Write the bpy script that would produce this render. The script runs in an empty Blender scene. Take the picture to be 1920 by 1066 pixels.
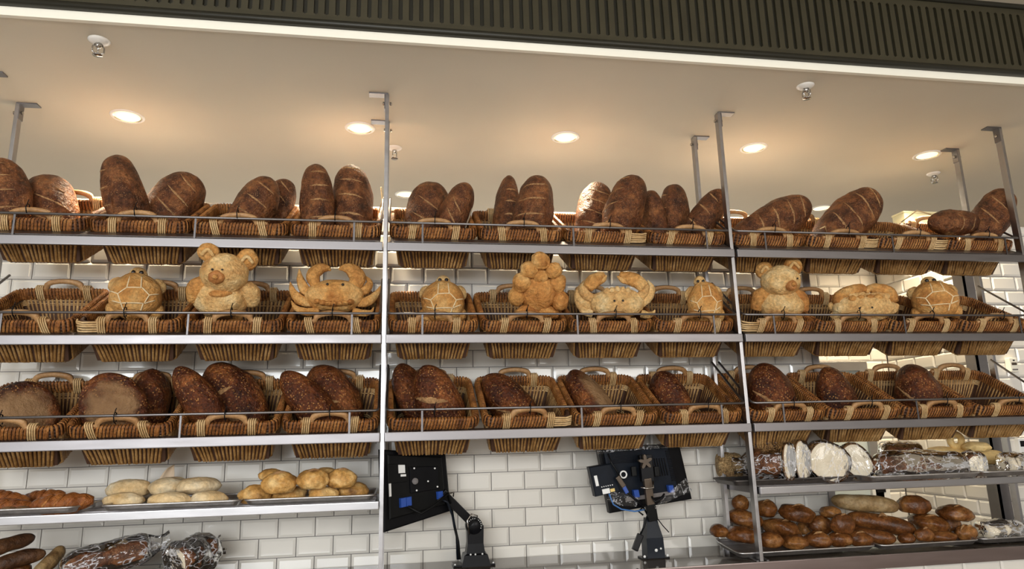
import bpy, bmesh, math, random
from mathutils import Vector, Matrix, noise

# ------------------------------------------------------------------ camera, light, exposure
sc = bpy.context.scene
COL = sc.collection
EYE = 1.5
FPX = 1280.0
YAW, PITCH, ROLL = 0.169931, 0.211610, -0.025646
_f = Vector((math.sin(YAW)*math.cos(PITCH), math.cos(YAW)*math.cos(PITCH), math.sin(PITCH)))
_r = Vector((math.cos(YAW), -math.sin(YAW), 0))
_u = _r.cross(_f)
RT = _r*math.cos(ROLL) + _u*math.sin(ROLL)
UP = -_r*math.sin(ROLL) + _u*math.cos(ROLL)
FW = _f
cam_data = bpy.data.cameras.new('camera')
cam_data.sensor_width = 36.0
cam_data.lens = FPX/1920*36.0
cam_data.clip_start = 0.05
cam = bpy.data.objects.new('camera', cam_data)
COL.objects.link(cam)
m = Matrix.Identity(4)
for i in range(3):
    m[i][0] = RT[i]; m[i][1] = UP[i]; m[i][2] = -FW[i]
m[2][3] = EYE
cam.matrix_world = m
sc.camera = cam

world = bpy.data.worlds.new('world'); sc.world = world
world.use_nodes = True
bg = world.node_tree.nodes['Background']
bg.inputs[0].default_value = (1.0, 0.94, 0.86, 1)
bg.inputs[1].default_value = 0.40

def area(name, loc, target, sx, sy, power, col):
    l = bpy.data.lights.new(name, 'AREA'); l.shape = 'RECTANGLE'; l.size = sx; l.size_y = sy
    l.energy = power; l.color = col
    o = bpy.data.objects.new(name, l); COL.objects.link(o); o.location = loc
    o.rotation_euler = (Vector(target)-Vector(loc)).to_track_quat('-Z', 'Y').to_euler()
    return o
# the shop windows behind the camera
area('shop_window_light', (-2.2, -4.5, 2.6), (0.3, 3.0, 1.5), 5.0, 2.4, 400, (0.93, 0.97, 1.0))
area('kitchen_fill_light', (0.5, 7.4, 1.5), (0.5, 3.0, 2.4), 8.0, 1.6, 115, (1.0, .95, .85))  # added fill from behind the wall to brighten the ceiling, no actual window
area('shop_window_light', (3.5, -4.5, 2.6), (0.8, 3.0, 1.5), 3.0, 2.2, 130, (1.0, 0.97, 0.93))

sc.view_settings.view_transform = 'Standard'
sc.view_settings.look = 'None'
sc.view_settings.gamma = 1.0
sc.view_settings.use_curve_mapping = False
sc.view_settings.exposure = 0.08

# ------------------------------------------------------------------ helpers
RND = random.Random(11)
def ray(u, v): return FW + RT*((u-960)/FPX) + UP*((533-v)/FPX)
def atY(u, v, Y):
    d = ray(u, v); d = d*(Y/d.y); return Vector((d.x, d.y, d.z+EYE))
def atZ(u, v, Z):
    d = ray(u, v); d = d*((Z-EYE)/d.z); return Vector((d.x, d.y, d.z+EYE))
def proj(P):
    p = Vector(P) - Vector((0, 0, EYE)); z = p.dot(FW)
    return 960+FPX*p.dot(RT)/z, 533-FPX*p.dot(UP)/z
def mpp(P):                                # metres per photo pixel at P
    return (Vector(P)-Vector((0, 0, EYE))).dot(FW)/FPX

class MB:
    def __init__(s): s.v = []; s.f = []; s.m = []; s.mi = 0
    def add(s, vs, fs):
        b = len(s.v); s.v += [tuple(x) for x in vs]
        for f in fs: s.f.append(tuple(b+i for i in f)); s.m.append(s.mi)
    def box(s, lo, hi, M=None):
        x0, y0, z0 = lo; x1, y1, z1 = hi
        vs = [Vector(p) for p in ((x0,y0,z0),(x1,y0,z0),(x1,y1,z0),(x0,y1,z0),(x0,y0,z1),(x1,y0,z1),(x1,y1,z1),(x0,y1,z1))]
        if M is not None: vs = [M @ p for p in vs]
        s.add(vs, [(0,3,2,1),(4,5,6,7),(0,1,5,4),(1,2,6,5),(2,3,7,6),(3,0,4,7)])
    def rbox(s, lo, hi, r=0.004, M=None):      # box with chamfered edges
        bm = bmesh.new(); bmesh.ops.create_cube(bm, size=1)
        c = [(a+b)/2 for a, b in zip(lo, hi)]; d = [b-a for a, b in zip(lo, hi)]
        for v in bm.verts: v.co = Vector((c[i]+v.co[i]*d[i] for i in range(3)))
        bmesh.ops.bevel(bm, geom=bm.edges[:], offset=min(r, min(d)*.45), segments=2, affect='EDGES', profile=.7)
        bm.verts.index_update()
        s.add([(M @ v.co) if M is not None else v.co for v in bm.verts], [[v.index for v in f.verts] for f in bm.faces])
        bm.free()
    def tube(s, pts, rad, n=8, cap=True, sx=1.0, closed=False, upv=None):
        pts = [Vector(p) for p in pts]; N = len(pts)
        if not hasattr(rad, '__len__'): rad = [rad]*N
        vs = []; prev = None
        for i, p in enumerate(pts):
            if closed: t = pts[(i+1) % N]-pts[i-1]
            else: t = pts[min(i+1, N-1)]-pts[max(i-1, 0)]
            if t.length < 1e-9: t = Vector((0, 0, 1))
            t.normalize()
            a = upv or (Vector((0, 0, 1)) if abs(t.z) < .9 else Vector((0, 1, 0)))
            if prev is not None and not upv:
                a = prev
            b = t.cross(a)
            if b.length < 1e-6: b = t.cross(Vector((1, 0, 0)))
            b.normalize(); a2 = b.cross(t).normalized(); prev = a2
            for k in range(n):
                th = 2*math.pi*k/n
                vs.append(p + a2*(math.cos(th)*rad[i]) + b*(math.sin(th)*rad[i]*sx))
        fs = []
        for i in range(N if closed else N-1):
            j = (i+1) % N
            for k in range(n):
                k2 = (k+1) % n
                fs.append((i*n+k, i*n+k2, j*n+k2, j*n+k))
        if cap and not closed:
            fs.append(tuple(range(n-1, -1, -1))); fs.append(tuple((N-1)*n+k for k in range(n)))
        s.add(vs, fs)
    def lathe(s, prof, n=20, M=None, caps=True):          # prof: (r, z)
        vs = []
        for r, z in prof:
            for k in range(n):
                th = 2*math.pi*k/n; p = Vector((r*math.cos(th), r*math.sin(th), z)); vs.append(M @ p if M is not None else p)
        fs = []
        for i in range(len(prof)-1):
            for k in range(n):
                k2 = (k+1) % n; fs.append((i*n+k, i*n+k2, (i+1)*n+k2, (i+1)*n+k))
        if caps and prof[0][0] > 1e-6: fs.append(tuple(range(n-1, -1, -1)))
        if caps and prof[-1][0] > 1e-6: fs.append(tuple((len(prof)-1)*n+k for k in range(n)))
        s.add(vs, fs)
    def blob(s, c, r, M=None, sub=3, amp=0.04, freq=3.0, seed=0.0, flat=None):
        bm = bmesh.new(); bmesh.ops.create_icosphere(bm, subdivisions=sub, radius=1)
        off = Vector((seed*7.13, seed*3.7, seed*1.9)); rm = max(r)
        bm.verts.index_update(); vs = []
        for v in bm.verts:
            d = v.co.normalized()
            k = 1 + amp*noise.noise(d*freq*.6+off)*1.6 + amp*.5*noise.noise(d*freq*2.1+off)
            p = Vector((d.x*r[0]*k, d.y*r[1]*k, d.z*r[2]*k))
            if flat is not None and p.z < -flat*r[2]: p.z = -flat*r[2] + (p.z+flat*r[2])*.15
            p = p if M is None else M @ p
            vs.append(p + Vector(c))
        s.add(vs, [[v.index for v in f.verts] for f in bm.faces]); bm.free()
    def build(s, name, mats, parent=None, smooth=False, auto=None):
        me = bpy.data.meshes.new(name); me.from_pydata(s.v, [], s.f); me.update()
        if not isinstance(mats, (list, tuple)): mats = [mats]
        for mt in mats: me.materials.append(mt)
        if len(mats) > 1: me.polygons.foreach_set('material_index', s.m)
        if smooth: me.polygons.foreach_set('use_smooth', [True]*len(me.polygons))
        return inst(name, me, parent)

def inst(name, me, parent=None, loc=None, rot=None):
    o = bpy.data.objects.new(name, me); COL.objects.link(o)
    if parent is not None: o.parent = parent
    if loc is not None: o.location = loc
    if rot is not None: o.rotation_euler = rot
    return o
def tag(o, label=None, cat=None, group=None, kind=None):
    if label: o['label'] = label
    if cat: o['category'] = cat
    if group: o['group'] = group
    if kind: o['kind'] = kind
    return o
def thing(name, loc, label, cat, group=None, M=None):
    o = bpy.data.objects.new(name, None); COL.objects.link(o); o.empty_display_size = .05
    if M is not None:
        M = M.to_4x4(); M.translation = Vector(loc); o.matrix_world = M
    else: o.location = loc
    return tag(o, label, cat, group)
def basis(x, y, z):
    M = Matrix.Identity(3)
    for i in range(3): M[i][0] = x[i]; M[i][1] = y[i]; M[i][2] = z[i]
    return M
def rotM(ax, deg): return Matrix.Rotation(math.radians(deg), 3, ax)

# ------------------------------------------------------------------ materials
class NT:
    def __init__(s, name):
        s.mat = bpy.data.materials.new(name); s.mat.use_nodes = True
        s.t = s.mat.node_tree; s.b = s.t.nodes['Principled BSDF']
    def n(s, typ, **kw):
        x = s.t.nodes.new('ShaderNode'+typ)
        for k, v in kw.items():
            if k in x.inputs: x.inputs[k].default_value = v
            else: setattr(x, k, v)
        return x
    def l(s, a, b): s.t.links.new(a, b)
    def coords(s, rnd=True, scale=(1, 1, 1)):
        tc = s.n('TexCoord'); o = tc.outputs['Object']
        if scale != (1, 1, 1):
            mp = s.n('Mapping'); mp.inputs['Scale'].default_value = scale; s.l(o, mp.inputs[0]); o = mp.outputs[0]
        if rnd:
            oi = s.n('ObjectInfo'); mu = s.n('Math', operation='MULTIPLY'); mu.inputs[1].default_value = 37.0
            s.l(oi.outputs['Random'], mu.inputs[0])
            ad = s.n('VectorMath', operation='ADD'); s.l(o, ad.inputs[0]); s.l(mu.outputs[0], ad.inputs[1]); o = ad.outputs[0]
        return o
    def noise(s, co, scale, detail=3, rough=.6):
        x = s.n('TexNoise'); x.inputs['Scale'].default_value = scale; x.inputs['Detail'].default_value = detail
        x.inputs['Roughness'].default_value = rough; s.l(co, x.inputs['Vector']); return x.outputs['Fac']
    def ramp(s, fac, stops):
        x = s.n('ValToRGB'); e = x.color_ramp.elements
        while len(e) > 1: e.remove(e[-1])
        e[0].position = stops[0][0]; e[0].color = (*stops[0][1], 1)
        for p, c in stops[1:]:
            q = e.new(p); q.color = (*c, 1)
        s.l(fac, x.inputs[0]); return x.outputs[0]
    def mix(s, fac, a, b, mode='MIX'):
        x = s.n('Mix', data_type='RGBA', blend_type=mode)
        if hasattr(fac, 'is_linked'): s.l(fac, x.inputs[0])
        else: x.inputs[0].default_value = fac
        for q, i in ((a, 6), (b, 7)):
            if hasattr(q, 'is_linked'): s.l(q, x.inputs[i])
            else: x.inputs[i].default_value = (*q, 1)
        return x.outputs[2]
    def bump(s, h, strength, dist=.01):
        x = s.n('Bump'); x.inputs['Strength'].default_value = strength; x.inputs['Distance'].default_value = dist
        s.l(h, x.inputs['Height']); s.l(x.outputs[0], s.b.inputs['Normal'])
    def col(s, c):
        if hasattr(c, 'is_linked'): s.l(c, s.b.inputs['Base Color'])
        else: s.b.inputs['Base Color'].default_value = (*c, 1)
    def set(s, **kw):
        for k, v in kw.items(): s.b.inputs[k.replace('_', ' ')].default_value = v
        return s.mat

def plain(name, c, rough=.5, metal=0.0, var=.12, vscale=8.0, bump=0.0, **kw):
    n = NT(name); co = n.coords()
    f = n.noise(co, vscale, 3)
    n.col(n.ramp(f, [(.3, tuple(x*(1-var) for x in c)), (.7, tuple(min(1, x*(1+var)) for x in c))]))
    if bump: n.bump(n.noise(co, vscale*12, 3), bump, .004)
    return n.set(Roughness=rough, Metallic=metal, **kw)
def steel(name, c, rough):
    n = NT(name); co = n.coords(True, (1, 8, 8))
    f = n.noise(co, 5, 2)
    n.col(n.ramp(f, [(.3, tuple(x*.95 for x in c)), (.7, tuple(min(1, x*1.03) for x in c))]))
    r = n.n('MapRange'); r.inputs[3].default_value = rough*.8; r.inputs[4].default_value = rough*1.3
    n.l(f, r.inputs[0]); n.l(r.outputs[0], n.b.inputs['Roughness'])
    return n.set(Metallic=1.0)
def crust(name, stops, scale=9, fine=(.6, 60), spot=None, rough=.45, bump=.5, bscale=45, under=False):
    n = NT(name); co = n.coords()
    c = n.ramp(n.noise(co, scale, 4, .62), stops)
    ff = n.noise(co, fine[1], 4, .7)
    g = n.ramp(ff, [(.32, (1-fine[0],)*3), (.68, (1+fine[0]*.45,)*3)])
    c = n.mix(1.0, c, g, 'MULTIPLY')
    if spot:
        vo = n.n('TexVoronoi'); vo.inputs['Scale'].default_value = spot[1]; n.l(co, vo.inputs['Vector'])
        sm = n.ramp(vo.outputs['Distance'], [(.12, (1, 1, 1)), (.34, (0, 0, 0))])
        msk = n.mix(1.0, sm, n.ramp(n.noise(co, spot[1]*.22, 2), [(.38, (0, 0, 0)), (.55, (.85, .85, .85))]), 'MULTIPLY')
        c = n.mix(msk, c, spot[0])
    if under:
        at = n.n('Attribute', attribute_name='under')
        uc = n.ramp(n.noise(co, 7, 4, .6), [(.3, (.15, .072, .03)), (.5, (.27, .15, .068)), (.7, (.36, .21, .10))])
        c = n.mix(at.outputs['Fac'], c, uc)
    n.col(c)
    n.bump(n.noise(co, bscale, 5, .65), min(1, bump*1.3), .014)
    return n.set(Roughness=rough, Specular_IOR_Level=.3)

M_ = {}
M_['steel'] = steel('brushed_steel', (.235, .222, .225), .38)
M_['steel_bright'] = steel('bright_steel', (.40, .39, .395), .30)
M_['steel_shaded'] = steel('shaded_steel', (.13, .12, .12), .38)  # darker copy of the steel, shadow on the uprights put into its colour
M_['counter'] = plain('counter_top', (.085, .066, .050), .07, .25, .1, 3, 0, Specular_IOR_Level=.3)
M_['edge'] = steel('edge_steel', (.30, .245, .235), .3)
M_['chrome'] = plain('chrome', (.5, .48, .45), .16, 1.0, .04)
M_['pan'] = plain('baking_pan', (.60, .59, .59), .42, 1.0, .22, 14, .2)
M_['pan_dark'] = plain('dark_pan', (.10, .09, .085), .4, .7, .3, 14, .1)
M_['ceil'] = plain('ceiling_paint', (.68, .62, .505), .75, 0, .03, 1.2, .03)
M_['cream'] = plain('cream_paint', (.93, .89, .76), .55, 0, .02, 2)
M_['yellow'] = plain('pale_yellow_paint', (.90, .82, .50), .6, 0, .03, 3)
M_['olive'] = plain('olive_metal', (.052, .045, .025), .42, .35, .18, 3, .05)
M_['olive_dark'] = plain('dark_olive_metal', (.022, .020, .012), .45, .3, .15, 3)
M_['black'] = plain('black_plastic', (.005, .005, .006), .30, 0, .2, 20, Specular_IOR_Level=.16)
M_['black_matte'] = plain('black_rubber', (.006, .006, .006), .5, 0, .2, 20, Specular_IOR_Level=.16)
M_['navy'] = plain('dark_navy_plastic', (.010, .013, .019), .36, 0, .2, 20, Specular_IOR_Level=.16)
M_['blue'] = plain('blue_connector', (.02, .07, .33), .4, 0, .1)
M_['bluecable'] = plain('blue_cable', (.05, .16, .42), .4, 0, .1)
M_['white'] = plain('white_label', (.82, .82, .8), .5, 0, .03)
M_['yellowlabel'] = plain('yellow_label', (.75, .55, .2), .5, 0, .03)
M_['brownmetal'] = plain('brown_metal', (.09, .065, .045), .45, .4, .15)
M_['white_enamel'] = plain('white_enamel', (.86, .83, .77), .3, 0, .02)
M_['floor'] = plain('floor_paint', (.46, .40, .35), .5, 0, .08, 2)
M_['grout'] = plain('grout', (.17, .155, .15), .85, 0, .08, 30)
M_['paper'] = plain('parchment', (.62, .49, .35), .65, 0, .06, 12)
M_['glass'] = NT('window_glass').set(Base_Color=(.75, .85, .86, 1), Roughness=.08, Metallic=.0, Alpha=.55)
def tile_mat():
    n = NT('glazed_tile'); oi = n.n('ObjectInfo')
    n.col(n.ramp(oi.outputs['Random'], [(0, (.71, .675, .61)), (1, (.79, .755, .685))]))
    co = n.coords(False)
    n.bump(n.noise(co, 14, 2), .06, .004)
    return n.set(Roughness=.16, Coat_Weight=.6, Coat_Roughness=.05)
M_['tile'] = tile_mat()
M_['rim'] = crust('wicker_rim', [(.3, (.11, .036, .010)), (.5, (.31, .115, .028)), (.72, (.52, .24, .07))], 18, (.55, 140), None, .34, .35, 120)
M_['core_gap_shade'] = plain('wicker_core_shade', (.055, .021, .008), .7)  # shade in the gaps between wraps and stakes put into a dark colour
M_['stake'] = crust('wicker_stake', [(.3, (.25, .12, .035)), (.5, (.43, .235, .08)), (.7, (.60, .37, .155))], 22, (.4, 160), None, .42, .25, 140)
M_['cane'] = crust('pale_cane', [(.3, (.50, .30, .12)), (.6, (.70, .49, .25))], 20, (.25, 120), None, .4, .2, 120)
M_['handle'] = crust('bent_wood', [(.3, (.34, .165, .06)), (.65, (.52, .30, .135))], 10, (.25, 90), None, .38, .2, 60)
M_['rye'] = crust('dark_rye_crust', [(.30, (.032, .010, .004)), (.5, (.135, .043, .013)), (.74, (.33, .13, .042))], 13, (.62, 62), ((.40, .20, .085), 150), .42, .8, 48, True)
M_['boule'] = crust('red_brown_crust', [(.30, (.026, .006, .003)), (.5, (.115, .029, .008)), (.74, (.34, .11, .027))], 9, (.75, 90), ((.60, .29, .09), 95), .36, .9, 50, True)
M_['underside'] = crust('loaf_underside', [(.3, (.17, .085, .035)), (.7, (.34, .19, .085))], 6, (.35, 70), None, .6, .3, 50)
M_['slash'] = crust('slash_crumb', [(.3, (.27, .13, .05)), (.7, (.50, .29, .125))], 26, (.5, 110), None, .6, .5, 70)
M_['gold'] = crust('golden_crust', [(.28, (.40, .145, .03)), (.5, (.68, .335, .095)), (.72, (.86, .55, .22))], 10, (.36, 75), None, .42, .85, 60)
M_['gold_pale'] = crust('pale_golden_crust', [(.28, (.54, .26, .08)), (.5, (.80, .50, .20)), (.72, (.92, .70, .37))], 13, (.38, 80), None, .5, .9, 62)
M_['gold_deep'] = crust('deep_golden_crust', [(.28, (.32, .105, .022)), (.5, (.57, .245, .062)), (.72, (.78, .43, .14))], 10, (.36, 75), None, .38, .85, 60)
M_['line'] = crust('pale_seam', [(.3, (.80, .60, .33)), (.7, (.88, .72, .46))], 20, (.15, 90), None, .6, .3, 60)
M_['flour'] = crust('floured_crust', [(.28, (.64, .41, .17)), (.5, (.83, .63, .36)), (.72, (.90, .78, .56))], 8, (.25, 60), None, .65, .4, 40)
M_['roll'] = crust('roll_crust', [(.30, (.20, .09, .025)), (.5, (.60, .32, .09)), (.70, (.84, .58, .25))], 11, (.35, 60), None, .4, .5, 40)
M_['brownroll'] = crust('brown_roll_crust', [(.28, (.040, .013, .004)), (.5, (.165, .058, .015)), (.74, (.38, .175, .052))], 11, (.5, 70), None, .2, .3, 38)
M_['baguette'] = crust('dark_baguette_crust', [(.28, (.035, .014, .006)), (.5, (.10, .043, .017)), (.72, (.20, .10, .045))], 11, (.5, 60), None, .45, .5, 40)
M_['dusted'] = crust('dusted_crust', [(.28, (.14, .07, .025)), (.5, (.30, .19, .08)), (.72, (.50, .37, .20))], 11, (.35, 60), None, .5, .4, 40)
M_['pastry'] = crust('glazed_pastry', [(.28, (.19, .05, .012)), (.5, (.36, .12, .028)), (.72, (.52, .22, .06))], 10, (.45, 50), None, .26, .8, 34)
M_['crumb'] = crust('white_crumb', [(.3, (.70, .60, .44)), (.65, (.82, .74, .59))], 14, (.10, 120), None, .8, .25, 120)
M_['seeded'] = crust('seeded_crust', [(.3, (.22, .12, .05)), (.5, (.45, .28, .12)), (.7, (.66, .46, .23))], 30, (.6, 120), ((.62, .45, .22), 130), .55, .9, 90)
M_['corn'] = crust('corn_crust', [(.3, (.72, .47, .16)), (.7, (.85, .64, .30))], 8, (.15, 60), None, .45, .4, 40)
M_['eye'] = plain('raisin', (.012, .008, .006), .35, 0, .2, 60)
M_['nose'] = crust('brown_nose', [(.3, (.36, .13, .035)), (.7, (.55, .25, .08))], 14, (.3, 60), None, .4, .5, 40)
def bag_mat(name, rough, blend, glint):
    n = NT(name); t = n.t; co = n.coords(True, (1.6, 1.6, .8))
    bm_ = n.n('Bump'); bm_.inputs['Strength'].default_value = .55; bm_.inputs['Distance'].default_value = .02
    n.l(n.noise(co, 15, 3, .45), bm_.inputs['Height'])
    tr = n.n('BsdfTransparent'); gl = n.n('BsdfGlossy'); gl.inputs['Roughness'].default_value = rough; df = n.n('BsdfDiffuse'); df.inputs[0].default_value = (.8, .8, .84, 1)
    n.l(bm_.outputs[0], gl.inputs['Normal'])
    fr = n.n('Fresnel'); fr.inputs['IOR'].default_value = blend; n.l(bm_.outputs[0], fr.inputs['Normal'])
    m1 = n.n('MixShader'); n.l(fr.outputs[0], m1.inputs[0]); n.l(tr.outputs[0], m1.inputs[1]); n.l(gl.outputs[0], m1.inputs[2])
    cr = n.ramp(n.noise(co, 17, 2, .5), [(.53, (0, 0, 0)), (.555, (glint,)*3), (.58, (0, 0, 0))])  # pale streaks: highlights on the film painted as diffuse colour
    m2 = n.n('MixShader'); n.l(cr, m2.inputs[0]); n.l(m1.outputs[0], m2.inputs[1]); n.l(df.outputs[0], m2.inputs[2])
    n.l(m2.outputs[0], t.nodes['Material Output'].inputs['Surface'])
    return n.mat
M_['bag'] = bag_mat('clear_bag_film', .09, 1.55, .55)
M_['wrap'] = bag_mat('plastic_wrap', .10, 1.5, .4)
def emis(name, c, s):
    n = NT(name); n.b.inputs['Emission Color'].default_value = (*c, 1); n.b.inputs['Emission Strength'].default_value = s
    return n.set(Base_Color=(*c, 1), Roughness=.4)
M_['lamp'] = emis('lamp_bulb', (1.0, .86, .58), 1.15)
M_['reflector'] = plain('lamp_reflector', (.95, .82, .55), .25, .8, .03)

# ------------------------------------------------------------------ the setting
D = 3.2303; ZC = 0.946; ZCEIL = 2.966; ZTOP = 2.585; ZUP = 3.35
PX, PZ, X0, ZL0 = 0.1555, 0.0807, -0.57623, 2.28577
XEND = 2.12; XN = 3.12; YN = 3.95

def struct(name, mb, mat, smooth=False):
    return tag(mb.build(name, mat, None, smooth), kind='structure')
b = MB(); b.box((-7, -6, -.1), (9, 8, 0)); struct('floor', b, M_['floor'])
b = MB(); b.box((-7, 2.40, ZCEIL), (9, 8, ZCEIL+.2)); struct('ceiling', b, M_['ceil'])
b = MB(); b.box((-7, -6, ZUP), (9, 2.38, ZUP+.1)); struct('ceiling_shop', b, M_['ceil'])
b = MB(); b.box((-7, 7.6, 0), (9, 7.7, ZCEIL)); struct('wall_kitchen_back', b, M_['cream'])
b = MB(); b.box((-7, 2.384, ZCEIL-.004), (9, 2.402, ZCEIL+.06)); struct('trim_1', b, M_['cream'])

# slotted metal fascia above the ceiling edge
fas = thing('slotted_fascia', (0, 2.382, ZCEIL+.030), 'dark olive slotted metal fascia running along the ceiling edge', 'fascia')
b = MB(); b.box((-4, .0, .0), (5.5, .008, .36)); b.build('backing_plate', M_['olive_dark'], fas)
b = MB(); b.tube([(-4, -.012, .012), (5.5, -.012, .012)], .014, 10); b.box((-4, -.014, .0), (5.5, .0, .022)); b.build('bottom_moulding', M_['olive_dark'], fas, True)
b = MB(); b.box((-4, -.012, .022), (5.5, .0, .044)); b.build('bottom_rail', M_['olive'], fas)
b = MB(); b.box((-4, -.012, .312), (5.5, .0, .335)); b.build('top_rail', M_['olive'], fas)
b = MB(); b.tube([(-4, -.014, .347), (5.5, -.014, .347)], .013, 10); b.build('top_moulding', M_['olive_dark'], fas, True)
SP = .0392; hw = .0118; hp = SP/2; sr = hp-hw
prof = []
for sgn, zz in ((1, .044), (-1, .312)):
    pass
left = [(-hp, .044)]
for k in range(5):
    a = math.pi/2*k/4; left.append((-hw - sr*math.cos(a), .044+sr*(0)+ (sr*math.sin(a))*1.0))
for k in range(5):
    a = math.pi/2*k/4; left.append((-hw - sr*math.sin(a), .312-sr*math.cos(a)))
left.append((-hp, .312))
b = MB()
vs = []
for x, z in left: vs += [(x, -.012, z), (-x, -.012, z), (x, 0, z), (-x, 0, z)]
fs = []
for i in range(len(left)-1):
    p, q = i*4, i*4+4
    fs += [(p, p+1, q+1, q), (p, q, q+2, p+2), (p+1, p+3, q+3, q+1)]
b.add(vs, fs)
rib0 = b.build('slat', M_['olive'], fas); rib0.location = (-1.9, 0, 0)
for i in range(1, 140): inst('slat', rib0.data, fas, (-1.9+i*SP, 0, 0))

# tiles -------------------------------------------------------------
def tile_mesh(w, h, t=.009, bv=.011):
    g = .0015
    w2, h2 = w/2-g, h/2-g
    if w2*2 < .03: bv = w2*.4
    bvz = min(bv, h2*.45)
    vs = [(-w2, 0, -h2), (w2, 0, -h2), (w2, 0, h2), (-w2, 0, h2)]
    vs += [(x, -t*.45, z) for x, y, z in vs[:4]]
    vs += [(-w2+bv, -t, -h2+bvz), (w2-bv, -t, -h2+bvz), (w2-bv, -t, h2-bvz), (-w2+bv, -t, h2-bvz)]
    fs = [(8, 9, 10, 11)]
    for i in range(4):
        j = (i+1) % 4; fs += [(i, j, 4+j, 4+i), (4+i, 4+j, 8+j, 8+i)]
    return vs, fs
TILES = {}
def tile_data(w, h):
    k = (round(w, 3), round(h, 3))
    if k not in TILES:
        me = bpy.data.meshes.new('tile'); vs, fs = tile_mesh(*k); me.from_pydata(vs, [], fs); me.materials.append(M_['tile']); TILES[k] = me
    return TILES[k]
def in_bands(u, v):
    if not (-30 < u < 1950 and 330 < v < 1080): return False
    return v < 400 or 455 < v < 575 or 640 < v < 720 or v > 795
def tiled_wall(wall, O, ex, n, length, z0, z1, phase, limit=300):
    """tiles on a wall face: O start point, ex unit direction along the face, n outward normal"""
    cells = []
    k0 = math.floor((ZL0-z1)/PZ); k1 = math.ceil((ZL0-z0)/PZ)
    for k in range(k0, k1):
        zt = min(z1, ZL0-k*PZ); zb = max(z0, ZL0-(k+1)*PZ)
        if zt-zb < .012: continue
        ph = phase if k % 2 else phase+PX/2
        i = math.floor(-ph/PX)-1
        while True:
            a = ph+i*PX; e = a+PX; i += 1
            if a >= length: break
            a = max(a, 0); e = min(e, length)
            if e-a < .012: continue
            c = O+ex*((a+e)/2); c.z = (zt+zb)/2
            u, v = proj(c); front = (c-Vector((0, 0, EYE))).dot(FW) > .5
            cells.append((in_bands(u, v) and front, (e-a)*(zt-zb)/max(.1, (c-Vector((0,0,EYE))).length)**2, c, e-a, zt-zb))
    cells.sort(key=lambda q: (not q[0], -q[1]))
    M = basis(ex, -n, Vector((0, 0, 1)))
    eul = M.to_euler()
    rest = MB()
    for idx, (vis, ar, c, w, h) in enumerate(cells):
        if vis and idx < limit:
            inst('tile', tile_data(w, h), wall, c, eul)
        else:
            vs, fs = tile_mesh(w, h); rest.add([M @ Vector(p) + c for p in vs], fs)
    if rest.v: tag(rest.build('more_tiles', M_['tile'], wall), kind='stuff')
X_L = -3.2
b = MB(); b.box((X_L, D+.006, 0), (XEND, D+.13, ZTOP)); wl = struct('wall_back', b, M_['grout'])
tiled_wall(wl, Vector((X_L, D+.006, 0)), Vector((1, 0, 0)), Vector((0, -1, 0)), XEND-X_L, ZC-.02, ZTOP, (X0-X_L) % PX)
b = MB(); b.box((XEND-.1, YN+.006, 0), (XN+.12, YN+.12, ZTOP)); wn = struct('wall_niche_back', b, M_['grout'])
tiled_wall(wn, Vector((XEND, YN+.006, 0)), Vector((1, 0, 0)), Vector((0, -1, 0)), XN-XEND, ZC-.3, ZTOP, .03, 150)
b = MB(); b.box((XN+.006, 3.30, 0), (XN+.12, YN+.1, ZTOP)); wsd = struct('wall_niche_side', b, M_['grout'])
tiled_wall(wsd, Vector((XN+.006, YN, 0)), Vector((0, -1, 0)), Vector((-1, 0, 0)), YN-3.28, ZC-.3, ZTOP, .08, 150)
b = MB(); b.box((XN+.01, 3.266, 0), (5.4, 3.40, ZTOP)); wfr = struct('wall_right', b, M_['grout'])
tiled_wall(wfr, Vector((XN+.05, 3.266, 0)), Vector((1, 0, 0)), Vector((0, -1, 0)), 2.2, ZC-.3, ZTOP, .05, 150)
# steel corner guards of the niche
b = MB(); b.box((XEND-.001, D-.006, 0), (XEND+.035, D+.14, ZTOP-.02)); struct('trim_2', b, M_['steel_bright'])
b = MB(); b.box((XN-.004, 3.252, 0), (XN+.058, 3.262, ZTOP-.01)); b.box((XN-.004, 3.252, 0), (XN+.004, 3.33, ZTOP-.01)); struct('trim_3', b, M_['steel'])
# hatch window in the niche
P0 = atY(1541, 679, YN-.01); P1 = atY(1621, 679, YN-.01); hz0 = atY(1640, 950, YN-.01).z
wx0, wx1, wz1, wz0 = XEND+.05, P1.x, P0.z, hz0
b = MB(); fwd = .055
b.box((wx0, YN-.03, wz1-fwd), (wx1, YN+.02, wz1)); b.box((wx0, YN-.03, wz0), (wx1, YN+.02, wz0+fwd))
b.box((wx0, YN-.03, wz0+fwd), (wx0+fwd, YN+.02, wz1-fwd)); b.box((wx1-fwd, YN-.03, wz0+fwd), (wx1, YN+.02, wz1-fwd))
win = struct('window_1', b, M_['steel_bright'])
b = MB(); b.box((wx0+fwd, YN-.012, wz0+fwd), (wx1-fwd, YN-.004, wz1-fwd)); b.build('pane', M_['glass'], win)
b = MB(); b.box((wx0+fwd, YN-.02, wz1-fwd-.07), (wx1-fwd, YN-.013, wz1-fwd-.02)); b.build('rail', M_['steel_bright'], win)
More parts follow.
